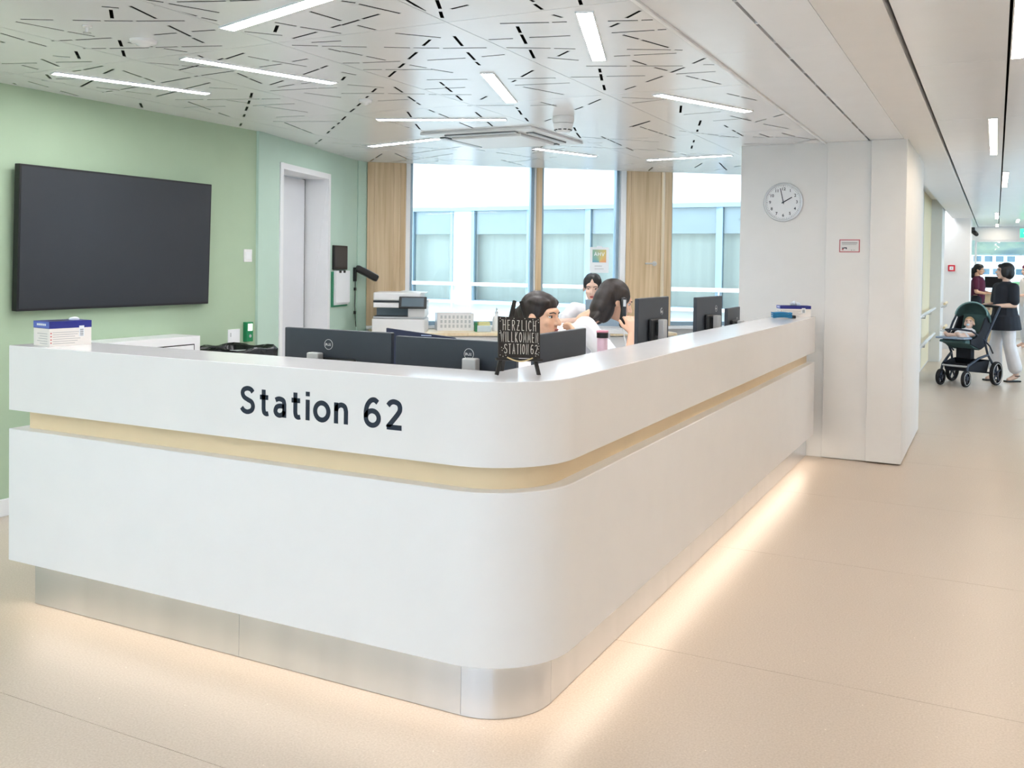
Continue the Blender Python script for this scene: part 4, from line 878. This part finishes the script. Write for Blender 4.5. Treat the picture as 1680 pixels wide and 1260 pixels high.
for x in MXS: MB().box(x+.02, x+.045, -.04, -.01, -.06, 1.1).build('rail_post', M_FAC, fb)
# far landscape seen through the corridor end window
def hill_mat():
    m = bpy.data.materials.new('forest'); m.use_nodes = True; t = m.node_tree; b = t.nodes['Principled BSDF']
    tc = t.nodes.new('ShaderNodeTexCoord'); n = t.nodes.new('ShaderNodeTexNoise'); n.inputs['Scale'].default_value = .12; n.inputs['Detail'].default_value = 8; r = t.nodes.new('ShaderNodeValToRGB')
    r.color_ramp.elements[0].color = srgb(70, 88, 92); r.color_ramp.elements[1].color = srgb(108, 122, 104); r.color_ramp.elements[0].position = .35; r.color_ramp.elements[1].position = .65
    t.links.new(tc.outputs['Object'], n.inputs[0]); t.links.new(n.outputs[0], r.inputs[0]); t.links.new(r.outputs[0], b.inputs['Base Color']); b.inputs['Roughness'].default_value = 1; return m
hv = []; hf = []; nx, ny = 60, 30
for j in range(ny):
    for i in range(nx):
        x = -60+i*2.4; y = 270+j*4; hv.append((x*2, y, -24+j*2.6+random.uniform(-1.4, 1.4)))
for j in range(ny-1):
    for i in range(nx-1): a = j*nx+i; hf.append((a, a+1, a+nx+1, a+nx))
o = MB().add(hv, hf).build('hillside', hill_mat(), smooth=True); struct(o)
struct(MB().add([(-160, 26, -24), (180, 26, -24), (180, 275, -24), (-160, 275, -24)], [(0, 1, 2, 3)]).build('ground_valley', mat('meadow', (92, 122, 84), .9)))
ab = thing('terrace_building', 'white terraced apartment block on the slope outside the end window', 'building', (0, 215, -23))
M_FAC2 = mat('render pale', (196, 198, 200), .8)
M_DWIN = mat('dark glazing', (70, 98, 112), .3)
for k in range(10):
    z = k*2.8; y = k*2.0
    MB().box(-24+1.2*k, 34-.7*k, y, y+14, z, z+1.3).build('balcony', M_FAC2, ab); MB().box(-23+1.2*k, 33-.7*k, y+1, y+14, z+1.3, z+2.8).build('storey', M_FAC2, ab)
    for i in range(13):
        if (i*7+k*3) % 5 == 0: continue
        MB().box(-9+.5*k+i*2.2, -9+.5*k+i*2.2+1.5, y+.9, y+1.05, z+1.4, z+2.6).build('window', M_DWIN, ab)
    if k % 3 == 1: MB().ell((-3+k, y+.4, z+1.8), (2.0, .6, .9)).build('planting', mat('leaf pale', (86, 124, 84), .9), ab)
# ================================================================== PEOPLE
def R3(ax, a): return Matrix.Rotation(a, 4, ax)
def head_frame(c, yaw=0, pitch=0, roll=0): return Matrix.Translation(c) @ R3('Z', yaw) @ R3('X', -pitch) @ R3('Y', roll)
def head(mb, T, s=1):
    def e(c, r): mb.ell(T @ (Vector(c)*s), [x*s for x in r], T.to_3x3().to_4x4(), 16, 12)
    e((0, -.018, .028), (.073, .094, .086)); e((0, .03, -.03), (.057, .062, .078)); e((0, .058, -.088), (.026, .024, .020)); e((0, .055, -.055), (.04, .035, .035))
    e((0, .062, .03), (.052, .03, .03)); e((.034, .062, -.022), (.024, .02, .022)); e((-.034, .062, -.022), (.024, .02, .022))
    mb.cap(T @ Vector((0, .086*s, .012*s)), .009*s, T @ Vector((0, .108*s, -.022*s)), .0125*s); e((.012, .095, -.027), (.008, .009, .007)); e((-.012, .095, -.027), (.008, .009, .007))
    e((0, .088, -.056), (.022, .008, .010))
    for q in (-1, 1): e((q*.076, -.008, -.006), (.010, .022, .032))
def neck(mb, T, base, r=.05): mb.cap(T @ Vector((0, -.03, -.05)), r, Vector(base), r*1.1)
def face_parts(parent, T, s=1, lip=M_LIP, brow=M_HAIR):
    for q in (-1, 1):
        MB().ell(T @ Vector((q*.030*s, .0690*s, .010*s)), (.0115*s, .0105*s, .0075*s), T.to_3x3().to_4x4()).build('eye', M_EYEW, parent, smooth=True)
        MB().ell(T @ Vector((q*.030*s, .0778*s, .0095*s)), (.0066*s, .0030*s, .0062*s), T.to_3x3().to_4x4()).build('iris', M_IRIS, parent, smooth=True)
        MB().tube([T @ Vector((q*x*s, y*s, z*s)) for x, y, z in ((.012, .090, .028), (.03, .0865, .033), (.048, .0745, .028))], .0032*s, 6).build('eyebrow', brow, parent, smooth=True)
    for q in (-1, 1): MB().tube([T @ Vector((q*x*s, y*s, z*s)) for x, y, z in ((.017, .078, .0135), (.03, .0808, .018), (.044, .0715, .013))], .0022*s, 6).build('eyelash', brow, parent, smooth=True)
    b = MB(); b.ell(T @ Vector((0, .0955*s, -.053*s)), (.020*s, .005*s, .0045*s), T.to_3x3().to_4x4()); b.ell(T @ Vector((0, .0945*s, -.062*s)), (.018*s, .006*s, .0055*s), T.to_3x3().to_4x4()); b.build('lips', lip, parent, smooth=True)
def hand(mb, W, d, up, side, s=1, curl=.9, spread=.12):
    # wrist W, palm direction d, palm normal up (fingers curl towards -up), side = +1/-1 thumb side
    W = Vector(W); d = Vector(d).normalized(); up = Vector(up); up = (up-d*up.dot(d)).normalized(); x = d.cross(up)*side
    for t in range(4): mb.cap(W, .022*s, W+(d*.075+x*(-.028+.0187*t))*s, .0115*s)
    for i, L in enumerate((.062, .074, .078, .07)):
        p = W+(d*.078+x*(-.03+.02*i))*s; dd = (d+x*(-.5+.33*i)*spread).normalized(); a = curl*.45; pts = [(p, .0098*s)]
        for k, f in enumerate((.45, .32, .23)):
            q = (dd*math.cos(a)-up*math.sin(a)); p = p+q*L*f*s; pts.append((p, (.0092-.0008*k)*s)); a += curl*.6
        mb.chain(pts)
    p = W+(d*.022+x*.022)*s; q1 = p+(d*.035+x*.03-up*.012)*s; q2 = q1+(d*.032+x*.006-up*.012*curl)*s
    mb.chain([(p, .013*s), (q1, .0112*s), (q2, .0092*s)])
def seated(name, label, loc, rot, hp, head_pose, sh, arms, pelvis, mats, hair, clip=None, leg=True, tunic_neck=.0, seat=.47, group='nurses in white at the reception desk'):
    t = thing(name, label, 'person', loc, rot, group)
    skin, cloth, hairm = mats
    T = head_frame(hp, *head_pose); b = MB(); head(b, T)
    nb_ = Vector((0, (sh[0][1]+sh[1][1])/2-.01, (sh[0][2]+sh[1][2])/2+.035)); neck(b, T, nb_, .047)
    P = Vector(pelvis); chest = nb_*.72+P*.28
    b.cap(P, .12, P*.5+chest*.5, .105); b.cap(P*.5+chest*.5, .105, chest, .12); b.cap(chest, .11, nb_-Vector((0, 0, .05)), .06)
    for S_, (E, Wr, hd_) in zip(sh, arms):
        b.chain([(nb_-Vector((0, 0, .05)), .055), (S_, .052), (E, .04), (Wr, .027)]); hand(b, Wr, *hd_)
    if leg:
        for q in (-1, 1): b.chain([(P+Vector((q*.09, .03, -.02)), .09), (P+Vector((q*.11, .44, -.02)), .062), (P+Vector((q*.11, .40, -.36)), .045), (Vector((P.x+q*.11, P.y+.38, .08)), .035), (Vector((P.x+q*.11, P.y+.52, .035)), .03)])
    organic('body', b, .0045, skin, t, 5)
    c = MB(); c.cap(P, .150, P*.5+chest*.5, .130); c.cap(P*.5+chest*.5, .130, chest, .143); c.cap(chest, .13, nb_-Vector((0, 0, .055)), .072)
    for S_, (E, Wr, hd_) in zip(sh, arms):
        S_ = Vector(S_); E = Vector(E); m_ = S_*.3+E*.7
        c.chain([(nb_-Vector((0, 0, .06)), .062), (S_, .070), (S_*.65+E*.35, .064), (m_, .062)]); c.cone(S_*.5+E*.5, S_*.25+E*.75, .06, .068, 16)
    organic('tunic', c, .008, cloth, t, 4)
    if leg:
        tr = MB()
        for q in (-1, 1): tr.chain([(P+Vector((q*.08, .0, -.02)), .115), (P+Vector((q*.11, .44, -.02)), .082), (P+Vector((q*.11, .40, -.34)), .07)]); tr.cap((P.x+q*.11, P.y+.38, .12), .062, P+Vector((q*.11, .40, -.34)), .07)
        organic('trousers', tr, .010, cloth, t, 3)
    face_parts(t, T); hm = MB(); hair(hm, T); organic('hair', hm, .006, hairm, t, 4)
    st = thing('office_stool', 'grey swivel stool under '+clip, 'stool', loc, rot, 'stools behind the desk')
    zs = P.z-.15
    MB().lathe([(.19, zs-.05), (.20, zs-.03), (.19, zs)], 28, (P.x, P.y+.05, 0)).build('seat', M_DGREY, st, smooth='auto'); MB().tube([(P.x, P.y+.05, .08), (P.x, P.y+.05, zs-.05)], .025).build('column', M_SILV, st, smooth='auto')
    for k in range(5): a = k*2*PI/5; MB().tube([(P.x, P.y+.05, .09), (P.x+.25*math.cos(a), P.y+.05+.25*math.sin(a), .05)], .018).build('leg', M_BLK, st); MB().ell((P.x+.25*math.cos(a), P.y+.05+.25*math.sin(a), .026), (.026,)*3).build('castor', M_BLK, st)
    return t, T
def E_(mb, T, c, r, rot=None):
    M = T.to_3x3().to_4x4() @ (rot or Matrix.Identity(4)); mb.ell(T @ Vector(c), r, M, 16, 12)
def hair_back(mb, T):                             # smooth hair pulled back into a clip, strand down the neck
    E_(mb, T, (0, -.026, .042), (.081, .100, .091)); E_(mb, T, (0, .008, .062), (.06, .072, .064)); E_(mb, T, (0, -.06, .01), (.074, .075, .09)); E_(mb, T, (.04, .0, .075), (.045, .07, .035)); E_(mb, T, (-.04, .0, .075), (.045, .07, .035))
    E_(mb, T, (.066, -.01, .04), (.018, .05, .05)); E_(mb, T, (-.066, -.01, .04), (.018, .05, .05)); E_(mb, T, (0, -.115, -.03), (.055, .05, .08)); E_(mb, T, (0, -.11, -.12), (.05, .04, .08))
def hair_part(mb, T):
    E_(mb, T, (.018, -.026, .042), (.062, .094, .083)); E_(mb, T, (-.018, -.026, .042), (.062, .094, .083)); E_(mb, T, (.060, -.0, .045), (.022, .058, .052)); E_(mb, T, (-.060, -.0, .045), (.022, .058, .052)); E_(mb, T, (0, -.10, .0), (.05, .05, .06))
def hair_loose(mb, T):
    E_(mb, T, (0, -.030, .040), (.084, .102, .092)); E_(mb, T, (0, -.07, -.02), (.086, .07, .11)); E_(mb, T, (0, -.09, -.07), (.088, .05, .08)); E_(mb, T, (.045, -.055, -.08), (.04, .05, .08)); E_(mb, T, (-.06, -.05, -.09), (.04, .05, .08)); E_(mb, T, (0, -.10, -.13), (.085, .03, .05)); E_(mb, T, (.07, .0, .03), (.02, .055, .055)); E_(mb, T, (-.072, .0, -.02), (.022, .06, .10))
    for i in range(9): mb.cap(T @ Vector((-.08+.019*i, -.10, -.13)), .015, T @ Vector((-.09+.022*i, -.115-.008*(i % 3), -.185-.014*(i % 2))), .004)
MT = (M_SKIN, M_TUNIC, M_HAIR)
# nurse at the desk corner, profile, hand at the mouth
Rn = -PI/2
n1_, T_ = seated('person', 'smiling person in white tunic with dark hair clipped back, hand at the mouth', (-2.06, 4.37, 0), Rn, (0, 0, 1.235), (-.10, .08, 0),
    ((.165, -.11, 1.01), (-.165, -.11, 1.01)), (((.21, .12, .90), (.075, .22, 1.11), ((-.5, -.25, .75), (-.2, 1, .3), 1, 1, 1.1)), ((-.22, .06, .82), (-.10, .15, .79), ((.8, .5, 0), (0, 0, 1), 1))), (0, -.24, .60), MT, hair_back, 'the smiling person at the desk corner')
for q in (1,): MB().ell(T_ @ Vector((q*.080, -.004, -.040)), (.005,)*3).build('earring', M_SILV, n1_, smooth=True)
cp_ = MB(); cp_.box(-.03, .03, -.012, .012, -.035, .035, T_ @ Matrix.Translation((0, -.155, -.01)) @ R3('X', .2)); cp_.build('hair_clip', M_BLK, n1_, bevel=.005)
# nurse on the telephone, seen from behind
n2_, T_ = seated('person', 'person in white tunic with loose dark hair, seen from behind, telephoning', (-2.04, 5.38, 0), math.radians(-62), (0, 0, 1.285), (.22, .38, -.05),
    ((.18, -.20, 1.135), (-.17, -.17, 1.12)), (((.25, .04, .86), (.165, .08, 1.10), ((-.25, -.12, 1), (.9, .3, .2), -1, 1, 1.2)), ((-.25, .08, .80), (-.08, .26, .80), ((.5, .8, 0), (0, 0, 1), 1))), (0, -.52, .60), MT, hair_loose, 'the person on the telephone')
ph = thing('telephone_handset', 'black telephone handset held to the ear of the person seen from behind', 'telephone', (-2.04, 5.38, 0), math.radians(-62))
pT = T_ @ Matrix.Translation((.108, .022, -.045)) @ R3('X', .35)
q = MB(); q.cap(pT @ Vector((0, 0, .055)), .022, pT @ Vector((.008, 0, 0)), .017); q.cap(pT @ Vector((.008, 0, 0)), .017, pT @ Vector((0, .0, -.085)), .023); organic('handset', q, .004, M_BLK, ph, 3)
MB().box(.018, .024, -.008, .008, .02, .06, pT).build('key', M_SILV, ph)
q = MB(); e0 = pT @ Vector((0, 0, -.105)); q.tube([e0, e0+Vector((.03, .03, -.15)), e0+Vector((.06, .08, -.28)), e0+Vector((.07, .1, -.33))], .004); q.build('cord', M_PLAST, ph, smooth=True)
# nurse at the high table, facing the viewer
n3_, T_ = seated('person', 'person in white tunic with parted hair facing the viewer behind a laptop', (-3.14, 7.70, 0), math.radians(-168), (0, 0, 1.305), (.12, .22, 0),
    ((.175, -.10, 1.105), (-.175, -.10, 1.105)), (((.27, .04, .99), (.05, .22, 1.035), ((-1, .25, -.05), (0, 0, 1), 1)), ((-.27, .06, .99), (-.08, .24, 1.035), ((.8, .5, -.05), (0, 0, 1), -1))), (0, -.26, .70), (M_SKIN2, M_TUNIC, M_HAIRB), hair_part, 'the person behind the laptop')
ht = thing('high_table', 'white high table with a laptop in front of the right window', 'table', (-3.02, 7.30, 0), math.radians(-168))
MB().box(-.55, .55, -.28, .36, .965, 1.0).build('table_top', M_PLAST, ht, bevel=.004)
for sx_ in (-.5, .5):
    for sy_ in (-.24, .32): MB().tube([(sx_, sy_, 0), (sx_, sy_, .965)], .02).build('leg', M_SILV, ht, smooth='auto')
lp = thing('laptop', 'grey laptop open on the high table', 'laptop', (-2.80, 7.16, 1.0), math.radians(-168))
MB().box(-.16, .16, -.22, 0, 0, .014).build('keyboard_base', M_SILV, lp, bevel=.003); MB().box(-.16, .16, -.004, .004, 0, .22, Matrix.Translation((0, .0, .014)) @ R3('X', -.25)).build('lid', mat('lid grey blue', (150, 170, 186), .35), lp, bevel=.003)
#==PART6==
# ================================================================== WOMAN WITH STROLLER
M_STF = mat('stroller frame', (52, 60, 74), .35, metal=.3, var=.05); M_STG = mat('stroller green', (70, 98, 98), .8, var=.08, scale=20); M_STB = mat('stroller black', (22, 26, 36), .8, var=.1, scale=20); M_TYRE = mat('tyre', (20, 20, 24), .7)
RS = math.atan2(-.92, -.40)-PI/2
st = thing('stroller', 'dark green baby stroller on black wheels pushed along the corridor', 'stroller', (-.34, 13.86, 0), RS)
# local: +y is the travel direction
def wheel(x, y, r, w, parent, n=5):
    W_ = thing_part('wheel', parent, (x, y, r))
    q = MB(); q.lathe([(r-.028, -w/2), (r-.004, -w/2), (r, -w/4), (r, w/4), (r-.004, w/2), (r-.028, w/2)], 36, (0, 0, 0), R3('Y', PI/2)); q.f = q.f[:-2]+[]
    k = len(q.v)//36; q.f += [((k-1)*36+i, (k-1)*36+(i+1) % 36, (i+1) % 36, i) for i in range(36)]
    q.v = [v+Vector((x, y, r)) for v in q.v]; tyre = q.build('wheel', M_TYRE, parent, smooth='auto')
    h_ = MB(); h_.cone((x-w/2-.006, y, r), (x+w/2+.006, y, r), .026, .026, 16)
    for i in range(n):
        a = i*2*PI/n+.3; h_.cap((x, y, r), .013, (x, y+(r-.03)*math.cos(a), r+(r-.03)*math.sin(a)), .011)
    h_.build('spokes', M_STF, tyre, smooth='auto')
    rr = MB(); rr.tube([(x+(w/2 if x > 0 else -w/2), y+(r-.026)*math.cos(2*PI*i/32), r+(r-.026)*math.sin(2*PI*i/32)) for i in range(32)], .004, 6, True); rr.build('rim', M_SILV, tyre, smooth=True)
def thing_part(*a): return None
for sx_ in (-1, 1):
    wheel(sx_*.29, -.26, .155, .045, st); wheel(sx_*.165, .32, .105, .04, st)
    MB().tube([(sx_*.165, .32, .105), (sx_*.165, .30, .20), (sx_*.165, .27, .27), (sx_*.20, .05, .36), (sx_*.24, -.12, .40)], .017).build('chassis_tube', M_STF, st, smooth='auto')
    MB().tube([(sx_*.29, -.26, .155), (sx_*.27, -.22, .26), (sx_*.24, -.12, .40), (sx_*.25, .0, .58)], .015).build('chassis_tube', M_STF, st, smooth='auto')
    MB().tube([(sx_*.25, .0, .58), (sx_*.26, -.18, .80), (sx_*.26, -.36, .98), (sx_*.24, -.44, 1.02)], .015).build('handle_tube', M_STF, st, smooth='auto')
    MB().tube([(sx_*.25, .05, .62), (sx_*.27, -.10, .52), (sx_*.26, -.22, .42)], .010).build('link_tube', M_STF, st, smooth='auto')
MB().tube([(-.29, -.26, .155), (.29, -.26, .155)], .012).build('axle', M_STF, st); MB().tube([(-.165, .28, .26), (.165, .28, .26)], .013).build('cross_bar', M_SILV, st)
MB().tube([(-.24, -.44, 1.02), (-.12, -.47, 1.03), (.12, -.47, 1.03), (.24, -.44, 1.02)], .019).build('handlebar', M_BLK, st, smooth='auto')
bk = MB(); bk.add([(-.15, .24, .20), (.15, .24, .20), (.20, -.20, .17), (-.20, -.20, .17), (-.16, .27, .30), (.16, .27, .30), (.23, -.20, .33), (-.23, -.20, .33)], [(0, 3, 2, 1), (0, 1, 5, 4), (1, 2, 6, 5), (2, 3, 7, 6), (3, 0, 4, 7)]); bk.build('basket', M_STB, st)
# seat shell: reclining back, seat, leg rest
prof = [(-.30, .92), (-.22, .72), (-.14, .56), (-.04, .52), (.14, .55), (.24, .60), (.36, .60), (.37, .57), (.24, .55), (.14, .50), (-.04, .46), (-.19, .52), (-.27, .70), (-.34, .90)]
MB().prism_ax([(y, z) for y, z in prof], -.17, .17, Matrix(((0, 0, 1, 0), (1, 0, 0, 0), (0, 1, 0, 0), (0, 0, 0, 1)))).build('seat_shell', M_STG, st, bevel=.008)
for sx_ in (-1, 1):
    MB().prism_ax([(-.32, .90), (-.16, .88), (-.04, .72), (.12, .62), (.24, .61), (.24, .55), (-.04, .47), (-.2, .52)], sx_*.175-.012, sx_*.175+.012, Matrix(((0, 0, 1, 0), (1, 0, 0, 0), (0, 1, 0, 0), (0, 0, 0, 1)))).build('side_panel', M_STB, st, bevel=.006)
MB().box(-.19, .19, .22, .44, .615, .64, R3('X', 0)).build('leg_rest', mat('rest grey', (140, 156, 176), .6), st, bevel=.01)
MB().box(-.10, .10, -.05, .05, .34, .50).build('seat_mount', M_STB, st, bevel=.01)
MB().tube([(-.18, .05, .66), (-.17, .20, .72), (0, .26, .74), (.17, .20, .72), (.18, .05, .66)], .013).build('bumper_bar', M_STF, st, smooth='auto')
cn = MB(); n = 14; m_ = 8; vs = []
for j in range(m_+1):
    a = math.radians(100+j*9)
    for i in range(n+1):
        b_ = PI*i/n; r = .24; x = -math.cos(b_)*.21; h_ = .10+.16*math.sin(b_)
        c_ = Vector((x, -.13, .80)); vs.append(c_+Vector((0, math.cos(a)*h_*1.1, math.sin(a)*h_*1.1)))
cn.add(vs, [(j*(n+1)+i, j*(n+1)+i+1, (j+1)*(n+1)+i+1, (j+1)*(n+1)+i) for j in range(m_) for i in range(n)])
can = cn.build('canopy', M_STG, st, smooth=True); sol = can.modifiers.new('thick', 'SOLIDIFY'); sol.thickness = .012
hp_ = MB(); hp_.tube([vs[i]+Vector((0, .004, .002)) for i in range(n+1)], .010); hp_.build('canopy_hoop', mat('hoop teal', (130, 165, 165), .5), st, smooth=True)
# baby
by = thing('person', 'baby in white clothes with a pacifier lying in the stroller', 'person', (-.34, 13.86, 0), RS)
b = MB(); T = head_frame((.0, -.10, .80), .25, -.35, .05); head(b, T, .78)
b.cap((0, -.10, .74), .03, (0, -.07, .70), .035)
for sx_ in (-1, 1): b.chain([((sx_*.06, -.06, .69), .034), ((sx_*.11, .04, .66), .027), ((sx_*.06, .14, .665), .02), ((sx_*.05, .17, .668), .022)]); b.chain([((sx_*.04, .05, .59), .045), ((sx_*.07, .20, .645), .036), ((sx_*.08, .36, .665), .026), ((sx_*.08, .39, .69), .024)])
b.cap((0, -.07, .68), .06, (0, .04, .60), .065); organic('body', b, .006, M_SKIN2, by, 4)
c = MB(); c.cap((0, -.075, .68), .078, (0, .05, .60), .08)
for sx_ in (-1, 1): c.cap((sx_*.06, -.06, .69), .045, (sx_*.10, .02, .665), .04); c.cap((sx_*.04, .05, .60), .055, (sx_*.06, .14, .635), .05)
organic('romper', c, .008, M_TUNIC, by, 3); face_parts(by, T, .78)
hm = MB(); E_(hm, T, (0, -.020, .036), (.060, .075, .064)); organic('hair', hm, .005, mat('hair fair', (196, 160, 120), .5), by, 3)
q = MB(); q.ell(T @ Vector((0, .086, -.044)), (.022, .006, .016), T.to_3x3().to_4x4()); q.cap(T @ Vector((0, .088, -.044)), .008, T @ Vector((0, .10, -.044)), .007); q.build('pacifier', mat('pacifier blue', (200, 220, 232), .4), by, smooth=True)
# woman
FW = Vector((-.80, -.60, 0)).normalized()
WSC = .975
wm = thing('person', 'standing person with black bob in dark blouse and white trousers pushing the stroller', 'person', (.115, 14.55, 0), math.atan2(FW.y, FW.x)-PI/2)
b = MB(); T = head_frame((0, .02, 1.535), -.35, -.04, 0); head(b, T, .98); neck(b, T, (0, -.02, 1.37), .048)
b.cap((0, -.01, .95), .125, (0, 0, 1.12), .11); b.cap((0, 0, 1.12), .11, (0, 0, 1.27), .12); b.cap((0, 0, 1.26), .11, (0, -.015, 1.36), .06)
for sx_ in (-1, 1):
    Sh = Vector((sx_*.165, -.01, 1.315)); El = Vector((sx_*.19, -.01, 1.07)); Wr = Vector((sx_*.13, .22, 1.06))
    b.chain([(Vector((0, -.01, 1.33)), .055), (Sh, .05), (El, .038), (Wr, .026)]); hand(b, Wr, (-sx_*.25, .95, .0), (0, .2, 1), -sx_, 1, 1.3)
    b.chain([((sx_*.07, -.01, .93), .075), ((sx_*.10, .02+.03*sx_, .50), .06), ((sx_*.10, -.04+.09*sx_, .10), .035)]); b.chain([((sx_*.10, -.04+.09*sx_, .08), .036), ((sx_*.10, .08+.09*sx_, .030), .028)])
organic('body', b, .006, M_SKIN2, wm, 4)
c = MB(); c.cone((0, -.01, .72), (0, -.005, .92), .215, .185, 20); c.cap((0, -.01, .88), .178, (0, 0, 1.05), .152); c.cap((0, 0, 1.05), .150, (0, 0, 1.25), .148); c.cap((0, 0, 1.25), .13, (0, -.02, 1.345), .075)
for sx_ in (-1, 1): c.chain([((0, -.015, 1.32), .065), ((sx_*.165, -.01, 1.31), .070), ((sx_*.185, .0, 1.13), .072)])
organic('blouse', c, .010, mat('blouse dark', (26, 32, 44), .75, var=.25, scale=5), wm, 4)
tr = MB()
for sx_ in (-1, 1): tr.chain([((sx_*.075, -.01, .88), .10), ((sx_*.10, .02+.03*sx_, .52), .082), ((sx_*.10, -.03+.08*sx_, .20), .092)])
organic('trousers', tr, .012, M_TUNIC, wm, 4)
for sx_ in (-1, 1): 
    MB().box(sx_*.10-.045, sx_*.10+.045, -.09+.09*sx_, .13+.09*sx_, .0, .022).build('sandal', M_BLK, wm, bevel=.008)
    q = MB(); q.tube([(sx_*.10+.045*math.cos(a*PI/8), -.04+.09*sx_+.045*math.sin(a*PI/8), .085) for a in range(16)], .006, 6, True); q.build('sandal_strap', M_BLK, wm, smooth=True)
face_parts(wm, T, .98, M_LIP, M_HAIRB)
hm = MB(); E_(hm, T, (0, -.028, .040), (.086, .105, .09)); E_(hm, T, (0, -.055, -.02), (.088, .08, .095)); E_(hm, T, (.062, .005, .0), (.030, .058, .085)); E_(hm, T, (-.062, .005, .0), (.030, .058, .085)); E_(hm, T, (0, .055, .075), (.055, .03, .03)); organic('hair', hm, .007, M_HAIRB, wm, 4)
q = MB(); q.tube([Vector((.133, .20, 1.06))+Vector((.028*math.cos(a*PI/6), 0, .028*math.sin(a*PI/6))) for a in range(12)], .003, 6, True); q.build('bracelet', M_SILV, wm, smooth=True)
wm.scale = (WSC,)*3
# two far people
def far_person(label, loc, rot, top, pants, hairm, skin=M_SKIN2, arm=.2):
    t = thing('person', label, 'person', loc, rot); b = MB(); T = head_frame((0, .02, 1.52), 0, .1, 0); head(b, T, .97); neck(b, T, (0, -.02, 1.37))
    b.cap((0, 0, .95), .12, (0, 0, 1.27), .12); b.cap((0, 0, 1.26), .11, (0, -.01, 1.35), .06)
    for sx_ in (-1, 1):
        b.chain([((0, -.01, 1.33), .055), ((sx_*.165, 0, 1.31), .05), ((sx_*.21, .04, 1.06), .038), ((sx_*.15, arm, 1.03), .026)]); hand(b, (sx_*.15, arm, 1.03), (-sx_*.2, 1, .1), (0, 0, 1), -sx_)
        b.chain([((sx_*.09, 0, .93), .09), ((sx_*.10, .02, .5), .06), ((sx_*.10, -.02, .09), .036), ((sx_*.10, .11, .034), .03)])
    organic('body', b, .007, skin, t, 4)
    c = MB(); c.cap((0, 0, .92), .145, (0, 0, 1.25), .142); c.cap((0, 0, 1.25), .13, (0, -.015, 1.345), .072)
    for sx_ in (-1, 1): c.chain([((0, -.01, 1.32), .062), ((sx_*.165, 0, 1.31), .068), ((sx_*.20, .03, 1.15), .06)])
    organic('top', c, .012, top, t, 3); tr = MB()
    for sx_ in (-1, 1): tr.chain([((sx_*.085, 0, .90), .115), ((sx_*.10, .02, .5), .08), ((sx_*.10, -.02, .13), .065)])
    organic('trousers', tr, .012, pants, t, 3); face_parts(t, T, .97)
    hm = MB(); hair_back(hm, T); organic('hair', hm, .008, hairm, t, 3); return t
far_person('person in dark red top standing at the far corridor counter', (-.335, 22.3, 0), -PI/2-.3, mat('dark red top', (84, 18, 50), .8), M_STB, M_HAIRB, M_SKIN)
far_person('person in pale clothes at the right edge of the far corridor', (.56, 21.2, 0), PI/2+.4, mat('pale top', (214, 210, 206), .8), mat('pale trousers', (210, 214, 220), .8), mat('hair red', (120, 30, 60), .5))
